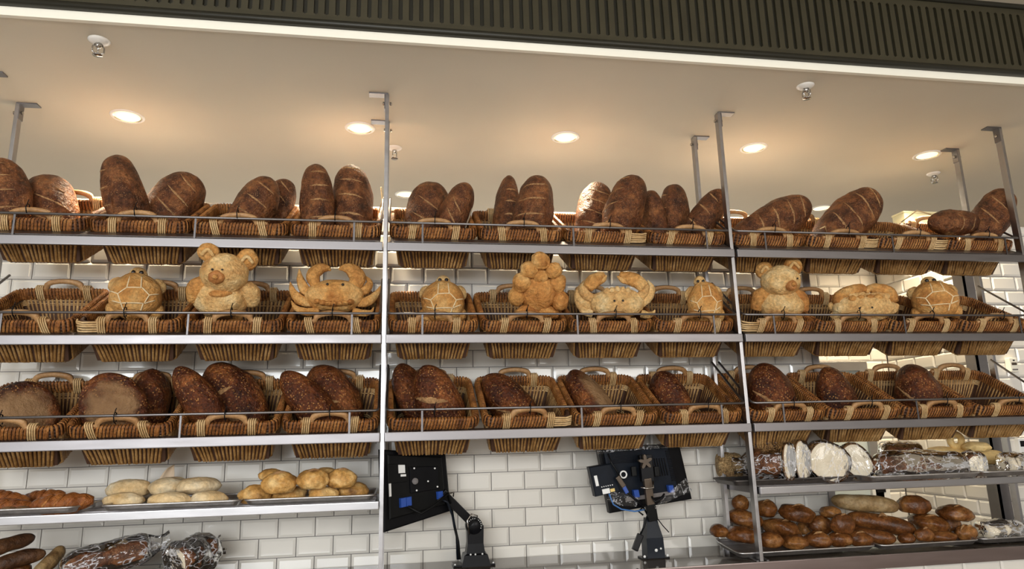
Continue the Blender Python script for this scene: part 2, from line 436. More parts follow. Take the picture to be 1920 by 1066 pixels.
# black pole standing in front of the far wall, intercom, notice
pp = atY(1880, 830, 3.22)
b = MB(); b.tube([(pp.x, 3.205, ZC), (pp.x, 3.205, 1.62)], .014, 12); b.build('pole', M_['black'], None, True)
o = bpy.data.objects['pole']; o.name = 'black_pole'; tag(o, 'black pole standing against the tiled wall beside the niche', 'pole')
pi = atY(1895, 684, 3.25)
it = thing('intercom', (pi.x, 3.25, pi.z), 'beige wall intercom with small grille on white tiles', 'intercom')
b = MB(); b.rbox((-.024, -.022, -.038), (.024, .012, .038), .004); b.build('housing', M_['cream'], it)
b = MB(); b.rbox((-.015, -.026, -.002), (.015, -.02, .012), .002); b.build('speaker_grille', M_['brownmetal'], it)
b = MB(); b.rbox((-.004, -.027, .02), (.004, -.02, .027), .001); b.build('button', M_['black'], it)
b = MB(); b.rbox((-.016, -.026, -.03), (.016, -.02, -.022), .001); b.build('name_plate', M_['grout'], it)
ps = atY(1917, 835, 3.25)
sg = thing('wall_display', (ps.x+.04, 3.25, ps.z), 'small white wall display with a dark screen beside the black pole', 'display')
b = MB(); b.rbox((-.075, -.014, -.04), (.075, .012, .04), .004); b.build('housing', M_['white'], sg)
b = MB(); b.box((-.065, -.017, -.004), (.065, -.0135, .026)); b.build('screen', M_['black'], sg)
b = MB(); b.rbox((-.03, -.018, -.03), (-.012, -.012, -.02), .002); b.build('button', M_['brownmetal'], sg)
ps = atY(1643, 922, YN-.01)
sg = thing('control_panel', (ps.x+.02, YN-.01, ps.z), 'grey control panel with dark screen on the niche wall', 'panel')
b = MB(); b.rbox((-.06, -.02, -.05), (.06, .012, .04), .004); b.build('housing', M_['white'], sg)
b = MB(); b.box((-.03, -.023, -.0), (.03, -.019, .028)); b.build('screen', M_['black'], sg)

# pale bulkhead box seen above the niche walls
q0 = atY(1694, 395, 3.50); q1 = atY(1780, 400, 3.50)
bk = thing('bulkhead_box', (q0.x, 3.50, ZTOP), 'pale yellow box standing on top of the niche wall', 'box')
b = MB(); b.rbox((0, 0, 0), (q1.x-q0.x, .10, q0.z-ZTOP-.012), .004); b.build('body', M_['yellow'], bk)
b = MB(); b.rbox((-.003, -.003, q0.z-ZTOP-.012), (q1.x-q0.x+.003, .103, q0.z-ZTOP), .003); b.build('lid', M_['yellow'], bk)

# counter ------------------------------------------------------------
ct = thing('counter', (0, 2.806, 0), 'polished steel back counter with a square front edge', 'counter')
b = MB(); b.rbox((-3.4, -.005, ZC-.055), (5.2, .414, ZC), .003); b.build('worktop', M_['counter'], ct)
b = MB(); b.rbox((-3.4, -.009, ZC-.056), (5.2, -.004, ZC-.001), .002); b.build('front_edge', M_['edge'], ct)
b = MB(); b.box((-3.4, .03, 0), (5.2, .39, ZC-.056)); b.build('base', M_['grout'], ct)
for r_ in range(3):
    for i in range(34):
        cw = .190
        inst('tile', tile_data(.190, .110), ct, (-2.0+i*cw+(r_ % 2)*.095, .03, ZC-.056-.055-.11*r_))

# ceiling fittings -----------------------------------------------------
LL = ['recessed ceiling downlight glowing above the tall glossy rye loaf', 'recessed ceiling downlight glowing beside the double rack bracket', 'recessed ceiling downlight glowing above the narrow pointed rye loaf', 'recessed ceiling downlight glowing between a rack post and the rye loaf leaning over its basket', 'recessed ceiling downlight glowing above the pale yellow box']
L2 = ['small recessed downlight behind the tiled wall near the slim sprinkler', 'small recessed downlight behind the tiled wall, half hidden by a leaning rye loaf']
def downlight(u, v, label, grp, power):
    p = atZ(u, v, ZCEIL)
    t = thing('ceiling_downlight', (p.x, p.y, ZCEIL), label, 'ceiling light', grp)
    b = MB(); b.lathe([(.058, .0), (.0595, -.004), (.068, -.005), (.073, -.001), (.073, 0)], 32, None, False); b.build('trim_ring', M_['white_enamel'], t, True)
    b = MB(); b.lathe([(.0595, -.0035), (.054, -.0005)], 32, None, False); b.build('reflector', M_['reflector'], t, True)
    b = MB(); b.lathe([(.0, -.0035), (.03, -.003), (.0545, -.0012)], 32); b.build('lamp_lens', M_['lamp'], t, True)
    l = bpy.data.lights.new('downlight_beam', 'SPOT'); l.energy = power; l.color = (1.0, .84, .60); l.spot_size = math.radians(96); l.spot_blend = .8; l.shadow_soft_size = .06
    lo = bpy.data.objects.new('downlight_beam', l); COL.objects.link(lo); lo.parent = t; lo.location = (0, 0, -.02); lo.rotation_euler = (math.radians(14), 0, 0)
for i, (u, v) in enumerate(((239, 218), (675, 240), (1060, 257), (1413, 277), (1738, 291))): downlight(u, v, LL[i], 'downlights over the shelves', 170)
for i, (u, v) in enumerate(((762, 364), (1540, 390))): downlight(u, v, L2[i], 'downlights behind the wall', 20)

def sprinkler(u, v, label, kind):
    p = atZ(u, v, ZCEIL)
    t = thing('fire_sprinkler', (p.x, p.y, ZCEIL), label, 'sprinkler', 'ceiling sprinklers')
    b = MB(); b.lathe([(.0, -.014), (.014, -.014), (.03, -.008), (.038, -.002), (.038, 0)], 24); b.build('escutcheon', M_['white_enamel'], t, True)
    b = MB(); b.lathe([(.0, -.03), (.008, -.03), (.012, -.024), (.012, -.012)], 12); b.build('nozzle', M_['chrome'], t, True)
    b = MB()
    for k in range(2 if kind else 4):
        a = k*math.pi*(1 if kind else .5)+.4; c, s_ = math.cos(a), math.sin(a); w = .011 if kind else .019
        b.tube([(c*.010, s_*.010, -.014), (c*w, s_*w, -.028), (c*w, s_*w, -.046), (c*.008, s_*.008, -.058)], .0028, 6)
    b.build('frame_arm', M_['chrome'], t, True)
    b = MB(); b.lathe([(.0, -.062), (.017, -.062), (.018, -.060), (.0, -.058)], 16); b.build('deflector', M_['brownmetal'] if kind else M_['chrome'], t, True)
sprinkler(186, 76, 'chrome fire sprinkler on the ceiling between the fascia and a rack bracket', 0)
sprinkler(1510, 161, 'chrome fire sprinkler on the ceiling near the cream ceiling edge', 0)
sprinkler(740, 277, 'slim bronze-tipped fire sprinkler just beside a rack post', 1)
sprinkler(1750, 325, 'chrome fire sprinkler on the ceiling above the pale bulkhead box', 0)

# ------------------------------------------------------------------ rack posts
POSTS = [-1.655, -.053, 1.505, 3.052]
YF, YB = 2.822, 3.095
plab = ['pair of steel rack posts beside the bottom-up round loaves and baguettes', 'pair of steel rack posts between the crab loaf and the angled monitor',
        'pair of steel rack posts at the tray rails on the counter', 'pair of steel rack posts in front of the niche wall corner']
for i, X in enumerate(POSTS):
    t = thing('rack_post_pair', (X, YF, ZC), plab[i], 'rack posts', 'rack posts')
    sg = 1 if i in (0, 2) else -1
    for y in (0, YB-YF):
        b = MB(); b.rbox((-.008, y-.017, .0), (.008, y+.017, ZCEIL-ZC-.004), .0015); po = b.build('post', M_['steel_bright'], t)
        b = MB(); zt = ZCEIL-ZC
        b.rbox((min(0, sg*.075)-(.004), y-.02, zt-.006), (max(0, sg*.075)+.004, y+.02, zt+.001), .001)
        b.rbox((sg*.008-.002+(.002*sg), y-.018, zt-.075), (sg*.008+.002+(.002*sg), y+.018, zt), .001)
        b.build('ceiling_bracket', M_['steel'], t)
        for s2 in (-1, 1):
            b = MB(); b.lathe([(0, .0), (.006, .0), (.008, .004), (.008, .009), (0, .011)], 10, Matrix.Translation((s2*.010, y, zt-.042)) @ Matrix.Rotation(s2*math.pi/2, 4, 'Y'))
            b.build('bolt', M_['chrome'], t)

# ------------------------------------------------------------------ sloped shelves
TILT = math.radians(30)
ROWZ = [2.247, 1.860, 1.472]
TM = Matrix.Rotation(TILT, 4, 'X')
YBAR = 2.785
BAYX = [(-1.600, -.063), (-.043, 1.506), (1.519, 3.042)]
OFF = (.108, .092, .083)          # height of the basket rims above each front bar
sl = [['sloped steel shelf carrying the dark rye baskets beside the wall lamp reflections', 'sloped steel shelf under the rye loaves with pale cut ends', 'sloped steel shelf under the rye loaves in front of the pale bulkhead box'],
      ['sloped steel shelf under the sitting bear loaf and the spiky crab', 'sloped steel shelf under the cluster loaf and the crab with raised claws', 'sloped steel shelf under the small bear and the folded-claw crab'],
      ['sloped steel shelf under two round loaves showing their undersides', 'sloped steel shelf just above the two monitors', 'sloped steel shelf just above the bagged sliced loaves']]
def sloped_shelf(rz, x0, x1, label, off):
    t = thing('sloped_shelf', ((x0+x1)/2, YBAR, rz), label, 'shelf', 'sloped basket shelves')
    h = (x1-x0)/2; hi = h-.012            # the frame clears the posts, the front bar runs past them
    b = MB(); b.rbox((-h, 0, 0), (h, .016, .036), .003); b.build('front_bar', M_['steel'], t)
    O = Matrix.Translation((0, .010, .030+off-.094)) @ TM
    for s_ in (-1, 1):
        b = MB(); xa, xb = sorted((s_*hi, s_*(hi-.016)))
        b.rbox((xa, 0, -.004), (xb, .462, .0), .001, O)
        xa, xb = sorted((s_*hi, s_*(hi-.003)))
        b.rbox((xa, 0, -.03), (xb, .462, .0), .001, O); b.build('side_rail', M_['steel'], t)
    b = MB(); b.rbox((-hi, .439, -.004), (hi, .462, .0), .001, O); b.rbox((-hi, .459, -.024), (hi, .462, .0), .001, O); b.build('back_rail', M_['steel'], t)
    b = MB(); b.rbox((-hi, -.004, -.004), (hi, .050, .0), .001, O); b.build('front_ledge', M_['steel'], t)
    # guard rail: a bent rod returning to the back posts
    zr = .122; yb = YB-YBAR-.02; zb = zr+.205
    xl = -h+.006; xr = h-(.006 if x1 < 1 else .017)
    pts = [(xl, yb, zb), (xl, .03, zr+.012), (xl+.003, .012, zr+.003), (xl+.012, .002, zr), (0, .002, zr), (xr-.012, .002, zr), (xr-.003, .012, zr+.003), (xr, .03, zr+.012), (xr, yb, zb)]
    b = MB(); b.tube(pts, .0052, 8, upv=Vector((0, -.5, .86))); g = b.build('guard_rail', M_['steel'], t, True)
    for xx in (.145, .80, 1.42):
        b = MB(); b.rbox((-h+xx-.004, .001, .030), (-h+xx+.004, .005, zr), .001); b.build('upright', M_['steel_shaded'], g)
for r_ in range(3):
    for j in range(3): sloped_shelf(ROWZ[r_], BAYX[j][0], BAYX[j][1], sl[r_][j], OFF[r_])

# ------------------------------------------------------------------ baskets
BW, BD, BH = .375, .405, .194
def rrect(w, d, r, n=5):
    """rounded rectangle path, x in +-w/2, y in 0..d, counter-clockwise from front-left"""
    pts = []
    for cx, cy, a0 in ((w/2-r, r, -90), (w/2-r, d-r, 0), (-w/2+r, d-r, 90), (-w/2+r, r, 180)):
        for k in range(n+1):
            a = math.radians(a0+90*k/n); pts.append((cx+r*math.cos(a), cy+r*math.sin(a)))
    return pts
def along(path, step):
    out = []; N = len(path); carry = 0
    for i in range(N):
        a = Vector((*path[i], 0)); e = Vector((*path[(i+1) % N], 0)); L = (e-a).length
        if L < 1e-9: continue
        d = (e-a)/L; s_ = carry
        while s_ < L: out.append((a+d*s_, d)); s_ += step
        carry = s_-L
    return out
def basket_parts(seed, fray):
    rr = random.Random(seed); parts = []
    rim = rrect(BW-.024, BD-.024, .035); rim = [(x, y+.012) for x, y in rim]
    # rim core and wrapped cane
    b = MB()
    b.tube([(x, y, -.026) for x, y in rim], .0085, 8, closed=True, sx=1.0, upv=Vector((0, 0, 1)))
    b.tube([(x, y, -.012) for x, y in rim], .0075, 8, closed=True, upv=Vector((0, 0, 1)))
    b.tube([(x, y, -.039) for x, y in rim], .0075, 8, closed=True, upv=Vector((0, 0, 1)))
    parts.append(('rim', b, 'core_gap_shade', True))
    b = MB()
    for p, d in along(rim, .0128):
        if fray and (p.x*fray > BW/2-.085) and p.y < .06: continue
        front = p.y < .03 and abs(d.x) > .9
        sl_ = .006 if front else .001
        n_ = Vector((d.y, -d.x, 0)); w = .0046+rr.uniform(-.0004, .0006)
        loop = []
        for k in range(10):
            a = 2*math.pi*k/10; sn, cs = math.sin(a), math.cos(a)
            q = p + n_*(.0125*math.copysign(abs(cs)**.6, cs)) + Vector((0, 0, -.026+.0255*math.copysign(abs(sn)**.7, sn)))
            loop.append(q + d*(sl_*sn))
        vs = []
        for q in loop:
            o_ = (q-p-Vector((0, 0, -.026))).normalized()
            vs += [q-d*w-o_*.0012, q+o_*.0014, q+d*w-o_*.0012]
        fs = []
        for k in range(10):
            k2 = (k+1) % 10
            fs += [(k*3, k*3+1, k2*3+1, k2*3), (k*3+1, k*3+2, k2*3+2, k2*3+1)]
        b.add(vs, fs)
    parts.append(('rim_wrapping', b, 'rim', False))
    # stakes, bottom and weavers
    b = MB(); zb = -BH; ins = .040
    def stake(pts, r=.0054):
        pts = [Vector(p)+Vector((rr.uniform(-.001, .001), rr.uniform(-.001, .001), 0)) for p in pts]
        b.tube(pts, r*rr.uniform(.85, 1.12), 5)
    nx = 19
    for i in range(nx):
        t_ = (i+.5)/nx*2-1; xt = t_*(BW/2-.022); xb = t_*(BW/2-.022-ins)+rr.uniform(-.002, .002)
        stake([(xt, .014, -.035), (xt*.4+xb*.6, .014+ins*.5, zb*.62), (xb, .012+ins*.72, zb+.010), (xb, .022+ins, zb), (xb, BD-.022-ins, zb), (xb, BD-.012-ins*.72, zb+.010), (xt*.4+xb*.6, BD-.014-ins*.5, zb*.62), (xt, BD-.014, -.035)])
    ny = 19
    for i in range(ny):
        t_ = (i+.5)/ny; yt = .022+t_*(BD-.044); yb = .022+ins+t_*(BD-.044-2*ins)
        for s_ in (-1, 1):
            stake([(s_*(BW/2-.014), yt, -.035), (s_*(BW/2-.014-ins*.5), yt*.4+yb*.6, zb*.62), (s_*(BW/2-.012-ins*.75), yb, zb+.010), (s_*(BW/2-.022-ins), yb, zb), (0, yb, zb+.002)] if i % 2 == 0 else
                  [(s_*(BW/2-.014), yt, -.035), (s_*(BW/2-.014-ins*.5), yt*.4+yb*.6, zb*.62), (s_*(BW/2-.012-ins*.75), yb, zb+.010), (s_*(BW/2-.022-ins), yb, zb)])
    parts.append(('stakes', b, 'stake', True))
    b = MB(); lv = []  # added dark liner sheet, stands in for the shade between the stakes
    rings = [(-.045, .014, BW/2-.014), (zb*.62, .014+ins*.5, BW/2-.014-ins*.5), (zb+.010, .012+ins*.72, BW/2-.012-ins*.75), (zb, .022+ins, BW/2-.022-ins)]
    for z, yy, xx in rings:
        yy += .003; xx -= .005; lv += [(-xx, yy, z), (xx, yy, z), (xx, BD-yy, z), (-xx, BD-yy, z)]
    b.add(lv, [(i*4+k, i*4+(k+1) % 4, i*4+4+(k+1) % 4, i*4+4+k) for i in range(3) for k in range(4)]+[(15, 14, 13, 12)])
    parts.append(('gap_shade_liner', b, 'core_gap_shade', False))
    b = MB()
    for z, k in ((-.054, .10), (-.060, .14), (-.066, .18), (-.072, .22), (-.165, .84), (-.172, .90)):
        q = rrect(BW-.026-2*ins*k, BD-.026-2*ins*k, .03, 3)
        b.tube([(x+rr.uniform(-.0012, .0012), y+.013+ins*k+rr.uniform(-.0012, .0012), z) for x, y in q], .0030, 5, closed=True, upv=Vector((0, 0, 1)))
    parts.append(('weavers', b, 'cane', True))
    if fray:
        b = MB()
        for k in range(5):
            z = -.006-k*.0095
            b.tube([(fray*(BW/2-.10), .004, z), (fray*(BW/2-.03), .002, z+rr.uniform(-.002, .002)), (fray*(BW/2-.008), .010, z+rr.uniform(-.003, .003)), (fray*(BW/2-.002), .02+rr.uniform(0, .012), z+rr.uniform(-.004, .006))], .0040, 6)
        parts.append(('frayed_strands', b, 'cane', True))
    return parts
def handle_mb(y):
    b = MB(); pts = []; n = 14
    out = [(-.112, .004), (-.078, .004)]; inn = [(-.112, -.012), (-.072, -.012)]
    for k in range(n+1):
        a = math.pi*k/n; c, s_ = -math.cos(a), math.sin(a)
        out.append((c*.076, .005+.036*s_**.6)); inn.append((c*.062, -.008+.031*s_**.7))
    out += [(.078, .004), (.112, .004)]; inn += [(.072, -.012), (.112, -.012)]
    vs = []
    for (xo, zo), (xi, zi) in zip(out, inn):
        vs += [(xo, y-.008, zo), (xo, y+.008, zo), (xi, y+.008, zi), (xi, y-.008, zi)]
    fs = []
    for i in range(len(out)-1):
        p, q = i*4, i*4+4
        for k in range(4): fs.append((p+k, p+(k+1) % 4, q+(k+1) % 4, q+k))
    fs += [(3, 2, 1, 0), tuple(len(vs)-4+k for k in range(4))]
    b.add(vs, fs); return b
def binding_mb(x, y, lean):
    b = MB()
    for k in range(4):
        xx = x+(k-1.5)*.0078
        loop = []
        for a in range(12):
            th = 2*math.pi*a/12; zz = -.022+.033*math.copysign(abs(math.sin(th))**.7, math.sin(th))
            loop.append((xx+lean*(zz+.02), y+.0165*math.copysign(abs(math.cos(th))**.6, math.cos(th)), zz))
        b.tube(loop, .0030, 5, closed=True)
    return b
def tie_mb():
    b = MB()
    b.tube([(0.002, -.006, .012), (0, -.016, .028), (0, -.014, .048), (.001, .0, .058), (.001, .012, .050), (0, .012, .03), (0, .0, .018)], .0022, 5)
    b.tube([(.001, .0, .058), (.003, .002, .066), (.007, .004, .074)], .0018, 5)
    return b
YFH, YBH = .012, BD-.012
BMESH = {}
def mesh_of(key, fn, mat, smooth=True):
    if key not in BMESH:
        mb = fn(); me = bpy.data.meshes.new(key[0]); me.from_pydata(mb.v, [], mb.f); me.materials.append(M_[mat])
        if smooth: me.polygons.foreach_set('use_smooth', [True]*len(me.polygons))
        BMESH[key] = me
    return BMESH[key]
def basket(x, r_, label, variant=0, fray=0, front=True, back=True, yaw=0.0, dz=0.0, tie=True):
    M = (rotM('Z', yaw).to_4x4() @ TM)
    zr = ROWZ[r_]+OFF[r_]
    t = thing('wicker_basket', (x, YBAR+.022, zr), label, 'basket', 'wicker baskets on the sloped shelves', M)
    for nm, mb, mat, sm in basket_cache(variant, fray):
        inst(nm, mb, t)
    for use, y, sd in ((front, YFH, 0), (back, YBH, 1)):
        if not use: continue
        h = inst('handle', mesh_of(('handle', sd), lambda: handle_mb(y), 'handle'), t)
        for i_, xx in enumerate((-.092, .092)):
            inst('binding', mesh_of(('binding', sd, i_, variant), lambda: binding_mb(xx, y, [.05, -.18, .12][variant]*(1 if sd == 0 else .3)), 'cane'), h)
    if tie: inst('cable_tie', mesh_of(('cable_tie',), tie_mb, 'black'), t)
    return t
STRAY = {(0, 3): ((.17, .30, 0), (.185, .34, .05), (.178, .33, .11)), (0, 10): ((.10, .25, .03), (.15, .22, .10), (.22, .20, .085)), (0, 9): ((-.06, .06, .0), (-.10, .03, .045), (-.13, .02, .035))}
BC = {}
def basket_cache(variant, fray):
    k = (variant, fray)
    if k not in BC:
        out = []
        for nm, mb, mat, sm in basket_parts(100+variant*7+fray, fray):
            me = bpy.data.meshes.new(nm); me.from_pydata(mb.v, [], mb.f); me.materials.append(M_[mat])
            if sm: me.polygons.foreach_set('use_smooth', [True]*len(me.polygons))
            out.append((nm, me, mat, sm))
        BC[k] = out
    return BC[k]
BX = [-1.412, -1.027, -.642, -.257, .152, .538, .924, 1.310, 1.711, 2.089, 2.467, 2.845]
what = [
 ['a dark rye loaf and a round rye loaf end', 'one tall upright rye loaf and a leaning one', 'two rye loaves leaning against each other', 'two upright rye loaves beside a steel post',
  'two short rye loaves with pale cut ends', 'one narrow and one broad upright rye loaf', 'two broad upright rye loaves and frayed pale strands', 'two upright rye loaves and a leaning one',
  'one wide rye loaf leaning over its back', 'one rye loaf with a frayed cane corner behind it', 'one low-lying rye loaf below the bulkhead box', 'two crossed rye loaves at a far post'],
 ['nothing, beside the basket of the lone turtle loaf', 'one turtle loaf and a frayed pale corner', 'one large sitting bear loaf', 'one spiky crab loaf',
  'one turtle loaf with raisin eyes beside a post', 'one cluster loaf of stacked dough balls', 'one crab loaf with raised claws', 'one narrow turtle loaf leaning at a post',
  'one small bear loaf', 'one crab loaf with folded claws', 'one broad turtle loaf with plump flippers', 'nothing, in front of the intercom wall'],
 ['one round loaf showing its underside, next to the wall of tiles', 'one round loaf showing its underside and one slashed loaf', 'two blistered loaves, one with two slashes', 'two blistered loaves, each with a long slash',
  'two blistered loaves and a loose broken handle', 'one blistered loaf and a raised back handle', 'one loaf turned to show its flat underside', 'one blistered loaf with a pale torn tip',
  'one broad slashed loaf beside the tray racks', 'one narrow blistered loaf', 'one oval loaf with a long curved slash', 'nothing, above the pale bagged roll']]
frays = {(0, 6): 1, (0, 10): 1, (0, 9): 1, (1, 1): -1, (2, 5): 1, (1, 8): -1}
nofront = {(2, 4)}; noback = {(0, 2), (1, 4), (0, 10), (1, 5), (0, 6), (2, 7)} - {(1, 5), (2, 7)}
for r_ in range(3):
    for k in range(12):
        bt = basket(BX[k]+RND.uniform(-.0015, .0015), r_, 'wicker basket holding '+what[r_][k], (k*2+r_) % 3, frays.get((r_, k), 0),
               (r_, k) not in nofront, (r_, k) not in noback, RND.uniform(-.35, .35))
        if (r_, k) in STRAY:
            b = MB(); b.tube(STRAY[(r_, k)], .0032, 6); b.build('stray_cane', M_['cane'], bt, True)

# ------------------------------------------------------------------ loaves
def loaf_fn(L, W, H, seed, p=2.6, flat=.42, point=0.0, taper=0.0, lump=.07):
    """surface of a loaf: axis z 0..L, width x, dome towards -y, flattish underside at +y"""
    off = Vector((seed*5.3, seed*1.7, seed*9.1))
    def S(t, th, o=0.0):
        a = abs(t)
        e = max(0.0, 1-a**p)**(1/(p*.92))
        e *= (1-point*a*a) * (1+taper*min(t, 0))
        c, s_ = math.cos(th), math.sin(th)
        x = math.copysign(abs(c)**.92, c)*W/2
        y = -s_*H*.62 if s_ >= 0 else -math.copysign(abs(s_)**.8, s_)*H*.38*(1-flat*.3)
        d = Vector((c, -s_, t*1.6))
        k = 1+lump*noise.noise(d*1.3+off)*1.5+lump*.6*noise.noise(d*3.4+off)+lump*.22*noise.noise(d*8.5+off)
        z = L/2+t*L/2*(1+.3*lump*noise.noise(Vector((c*.7, s_*.7, 2))+off))
        rr = e*k+o/(W/2)
        return Vector((x*rr, y*(e*k+o/(H*.62)), z+(o*.0)))
    return S
def loaf_mb(S, nt=40, nth=48):
    b = MB(); vs = [S(-1, 0)]
    ts = [math.sin(-math.pi/2+math.pi*i/nt) for i in range(1, nt)]
    for t in ts:
        for k in range(nth): vs.append(S(t, 2*math.pi*k/nth))
    vs.append(S(1, 0)); fs = []; N = len(ts)
    for k in range(nth):
        k2 = (k+1) % nth
        fs.append((0, 1+k2, 1+k))
        for i in range(N-1): fs.append((1+i*nth+k, 1+i*nth+k2, 1+(i+1)*nth+k2, 1+(i+1)*nth+k))
        fs.append((1+(N-1)*nth+k, 1+(N-1)*nth+k2, len(vs)-1))
    b.add(vs, fs); return b
def slash_mb(S, t0, th0, t1, th1, w=.10, lift=.003, n=10, curve=0.0):
    """a lens-shaped score across the dome; w is the width in t units"""
    b = MB(); vs = []; th0, th1 = math.radians(th0), math.radians(th1)
    dt, dth = t1-t0, th1-th0; ln = math.hypot(dt, dth*.5) or 1
    px_, py_ = -dth*.5/ln, dt/ln*2
    for i in range(n+1):
        f = i/n; ww = w*.5*math.sin(math.pi*min(max(f, .02), .98))**.7
        t = t0+dt*f+px_*curve*math.sin(math.pi*f); th = th0+dth*f+py_*curve*math.sin(math.pi*f)
        for k, o in ((-1, -.001), (-.45, lift*.8), (.2, lift*.35), (1, -.001)):
            vs.append(S(max(-.995, min(.995, t+px_*ww*k)), th+py_*ww*k, o))
    fs = []
    for i in range(n):
        for k in range(3): fs.append((i*4+k, i*4+k+1, i*4+4+k+1, i*4+4+k))
    b.add(vs, fs); return b
# how each loaf stands in its basket: foot (u, v, Y), top (u, v, Y), width, thickness, narrowing of the foot
FIT = [(33.5, 439.1, 2.884, -7.6, 298.8, 2.89, 82.6, 55.4, 0.43),
       (98.6, 470.2, 3.059, 89.0, 331.0, 3.047, 97.3, 87.8, 0.174),
       (265.4, 482.0, 2.953, 216.5, 292.5, 2.938, 72.6, 66.9, 0.34),
       (264.7, 465.6, 3.064, 366.5, 330.2, 3.073, 90.2, 64.3, 0.101),
       (422.3, 485.3, 2.967, 508.1, 333.9, 2.955, 75.9, 63.1, 0.121),
       (469.2, 471.5, 3.088, 542.1, 339.3, 3.105, 65.8, 52.9, 0.168),
       (595.4, 490.3, 2.979, 590.3, 308.8, 2.977, 60.0, 62.0, 0.127),
       (662.1, 482.3, 3.035, 660.0, 313.1, 3.084, 76.1, 69.9, 0.021),
       (790.0, 480.2, 3.077, 811.5, 343.4, 3.067, 83.5, 64.5, 0.172),
       (809.7, 495.4, 2.964, 875.8, 345.1, 2.946, 60.3, 63.0, 0.384),
       (941.4, 488.7, 3.034, 953.3, 330.9, 3.116, 46.0, 54.7, 0.174),
       (983.3, 499.3, 2.965, 1011.6, 330.7, 2.948, 73.6, 64.0, 0.359),
       (1100.3, 484.2, 3.079, 1122.9, 344.0, 3.093, 68.0, 56.3, 0.047),
       (1137.1, 493.0, 2.945, 1192.1, 331.6, 2.925, 75.0, 64.2, 0.488),
       (1234.7, 497.2, 3.009, 1216.9, 358.0, 3.002, 44.0, 49.4, 0.153),
       (1265.9, 488.8, 3.073, 1263.7, 346.6, 3.065, 55.5, 55.2, 0.177),
       (1259.9, 496.3, 2.962, 1355.1, 358.4, 2.941, 53.4, 50.9, 0.04),
       (1371.7, 465.5, 2.923, 1514.8, 379.6, 2.9, 74.0, 53.1, 0.048),
       (1525.3, 475.5, 2.936, 1640.0, 363.5, 2.917, 78.7, 62.3, 0.051),
       (1741.9, 416.6, 2.835, 1827.0, 418.4, 2.886, 48.4, 45.0, 0.119),
       (1806.5, 485.7, 2.909, 1888.7, 357.0, 2.899, 64.9, 30.9, 0.423),
       (1814.9, 475.6, 2.948, 1883.9, 390.9, 2.939, 53.4, 15.6, 0.034),
       (41.2, 849.8, 2.995, 44.2, 714.1, 3.014, 116.0, 79.3, 0.047),
       (259.0, 838.0, 2.924, 179.3, 704.7, 2.901, 111.0, 74.5, 0.279),
       (269.1, 825.2, 3.084, 288.3, 691.0, 3.092, 74.0, 65.6, 0.115),
       (441.0, 844.4, 2.933, 330.5, 688.2, 2.906, 65.0, 64.6, 0.5),
       (487.7, 817.6, 3.07, 394.2, 685.4, 3.065, 98.5, 78.2, 0.041),
       (653.2, 841.5, 2.963, 530.5, 697.1, 2.936, 68.9, 61.6, 0.068),
       (666.2, 807.8, 3.092, 587.4, 688.3, 3.079, 91.8, 70.8, 0.041),
       (809.5, 810.4, 3.086, 749.3, 681.5, 3.075, 56.5, 75.3, 0.278),
       (856.7, 838.6, 2.969, 794.4, 684.2, 2.953, 85.2, 68.3, 0.084),
       (1004.2, 801.2, 3.07, 908.0, 705.4, 3.113, 74.7, 69.4, 0.117),
       (1159.6, 819.3, 2.954, 1071.1, 694.1, 3.103, 69.3, 75.0, 0.17),
       (1285.0, 813.4, 3.015, 1233.9, 696.1, 3.02, 68.0, 73.7, 0.032),
       (1471.4, 820.5, 2.965, 1425.9, 681.0, 2.994, 86.1, 79.2, 0.169),
       (1594.9, 815.8, 2.971, 1547.9, 687.1, 2.977, 64.1, 72.1, 0.046),
       (1743.6, 802.8, 3.004, 1702.1, 683.0, 3.007, 78.0, 76.2, 0.03)]
SEED = [0]; NL = [0]
def loaf(name, label, group, base, top, wpx, hpx, spin, mat, slashes=(), under=True, cat='bread loaf', cut=None, **kw):
    """base/top: (u, v, Y) of the two ends of the axis"""
    SEED[0] += 1
    f = FIT[NL[0]]; NL[0] += 1
    base, top, wpx, hpx = f[0:3], f[3:6], f[6], f[7]; kw['taper'] = f[8]
    P0 = atY(*base); P1 = atY(*top); ax = (P1-P0); L = ax.length; ax.normalize()
    s_ = mpp((P0+P1)/2); W, H = wpx*s_, hpx*s_
    view = Vector((0, 0, EYE))-(P0+P1)/2
    y = -(view-ax*view.dot(ax)).normalized(); x = y.cross(ax).normalized()
    M = basis(x, y, ax) @ rotM('Z', spin)
    t = thing(name, P0, label, cat, group, M)
    S = loaf_fn(L, W, H, SEED[0]*1.37, **kw)
    mb = loaf_mb(S)
    ob = mb.build('crust', M_[mat], t, True)
    if under:
        at = ob.data.attributes.new('under', 'FLOAT', 'POINT')
        at.data.foreach_set('value', [min(1, max(0, (v[1]/H-.20+.06*noise.noise(Vector(v)*30))/.09)) for v in mb.v])
    for q in slashes:
        slash_mb(S, *q[:4], **(q[4] if len(q) > 4 else {})).build('slash', M_['slash'], t, True)
    if cut:
        tc, thc, rw, rh = cut                 # pale cut patch on the surface
        b = MB(); vs = [S(tc, math.radians(thc), .003)]; n = 16
        for k in range(n):
            a = 2*math.pi*k/n; vs.append(S(max(-.99, min(.99, tc+rh*math.sin(a))), math.radians(thc)+rw*math.cos(a), .002))
        b.add(vs, [(0, 1+k, 1+(k+1) % n) for k in range(n)]); b.build('cut_face', M_['crumb'], t, True)
    return t

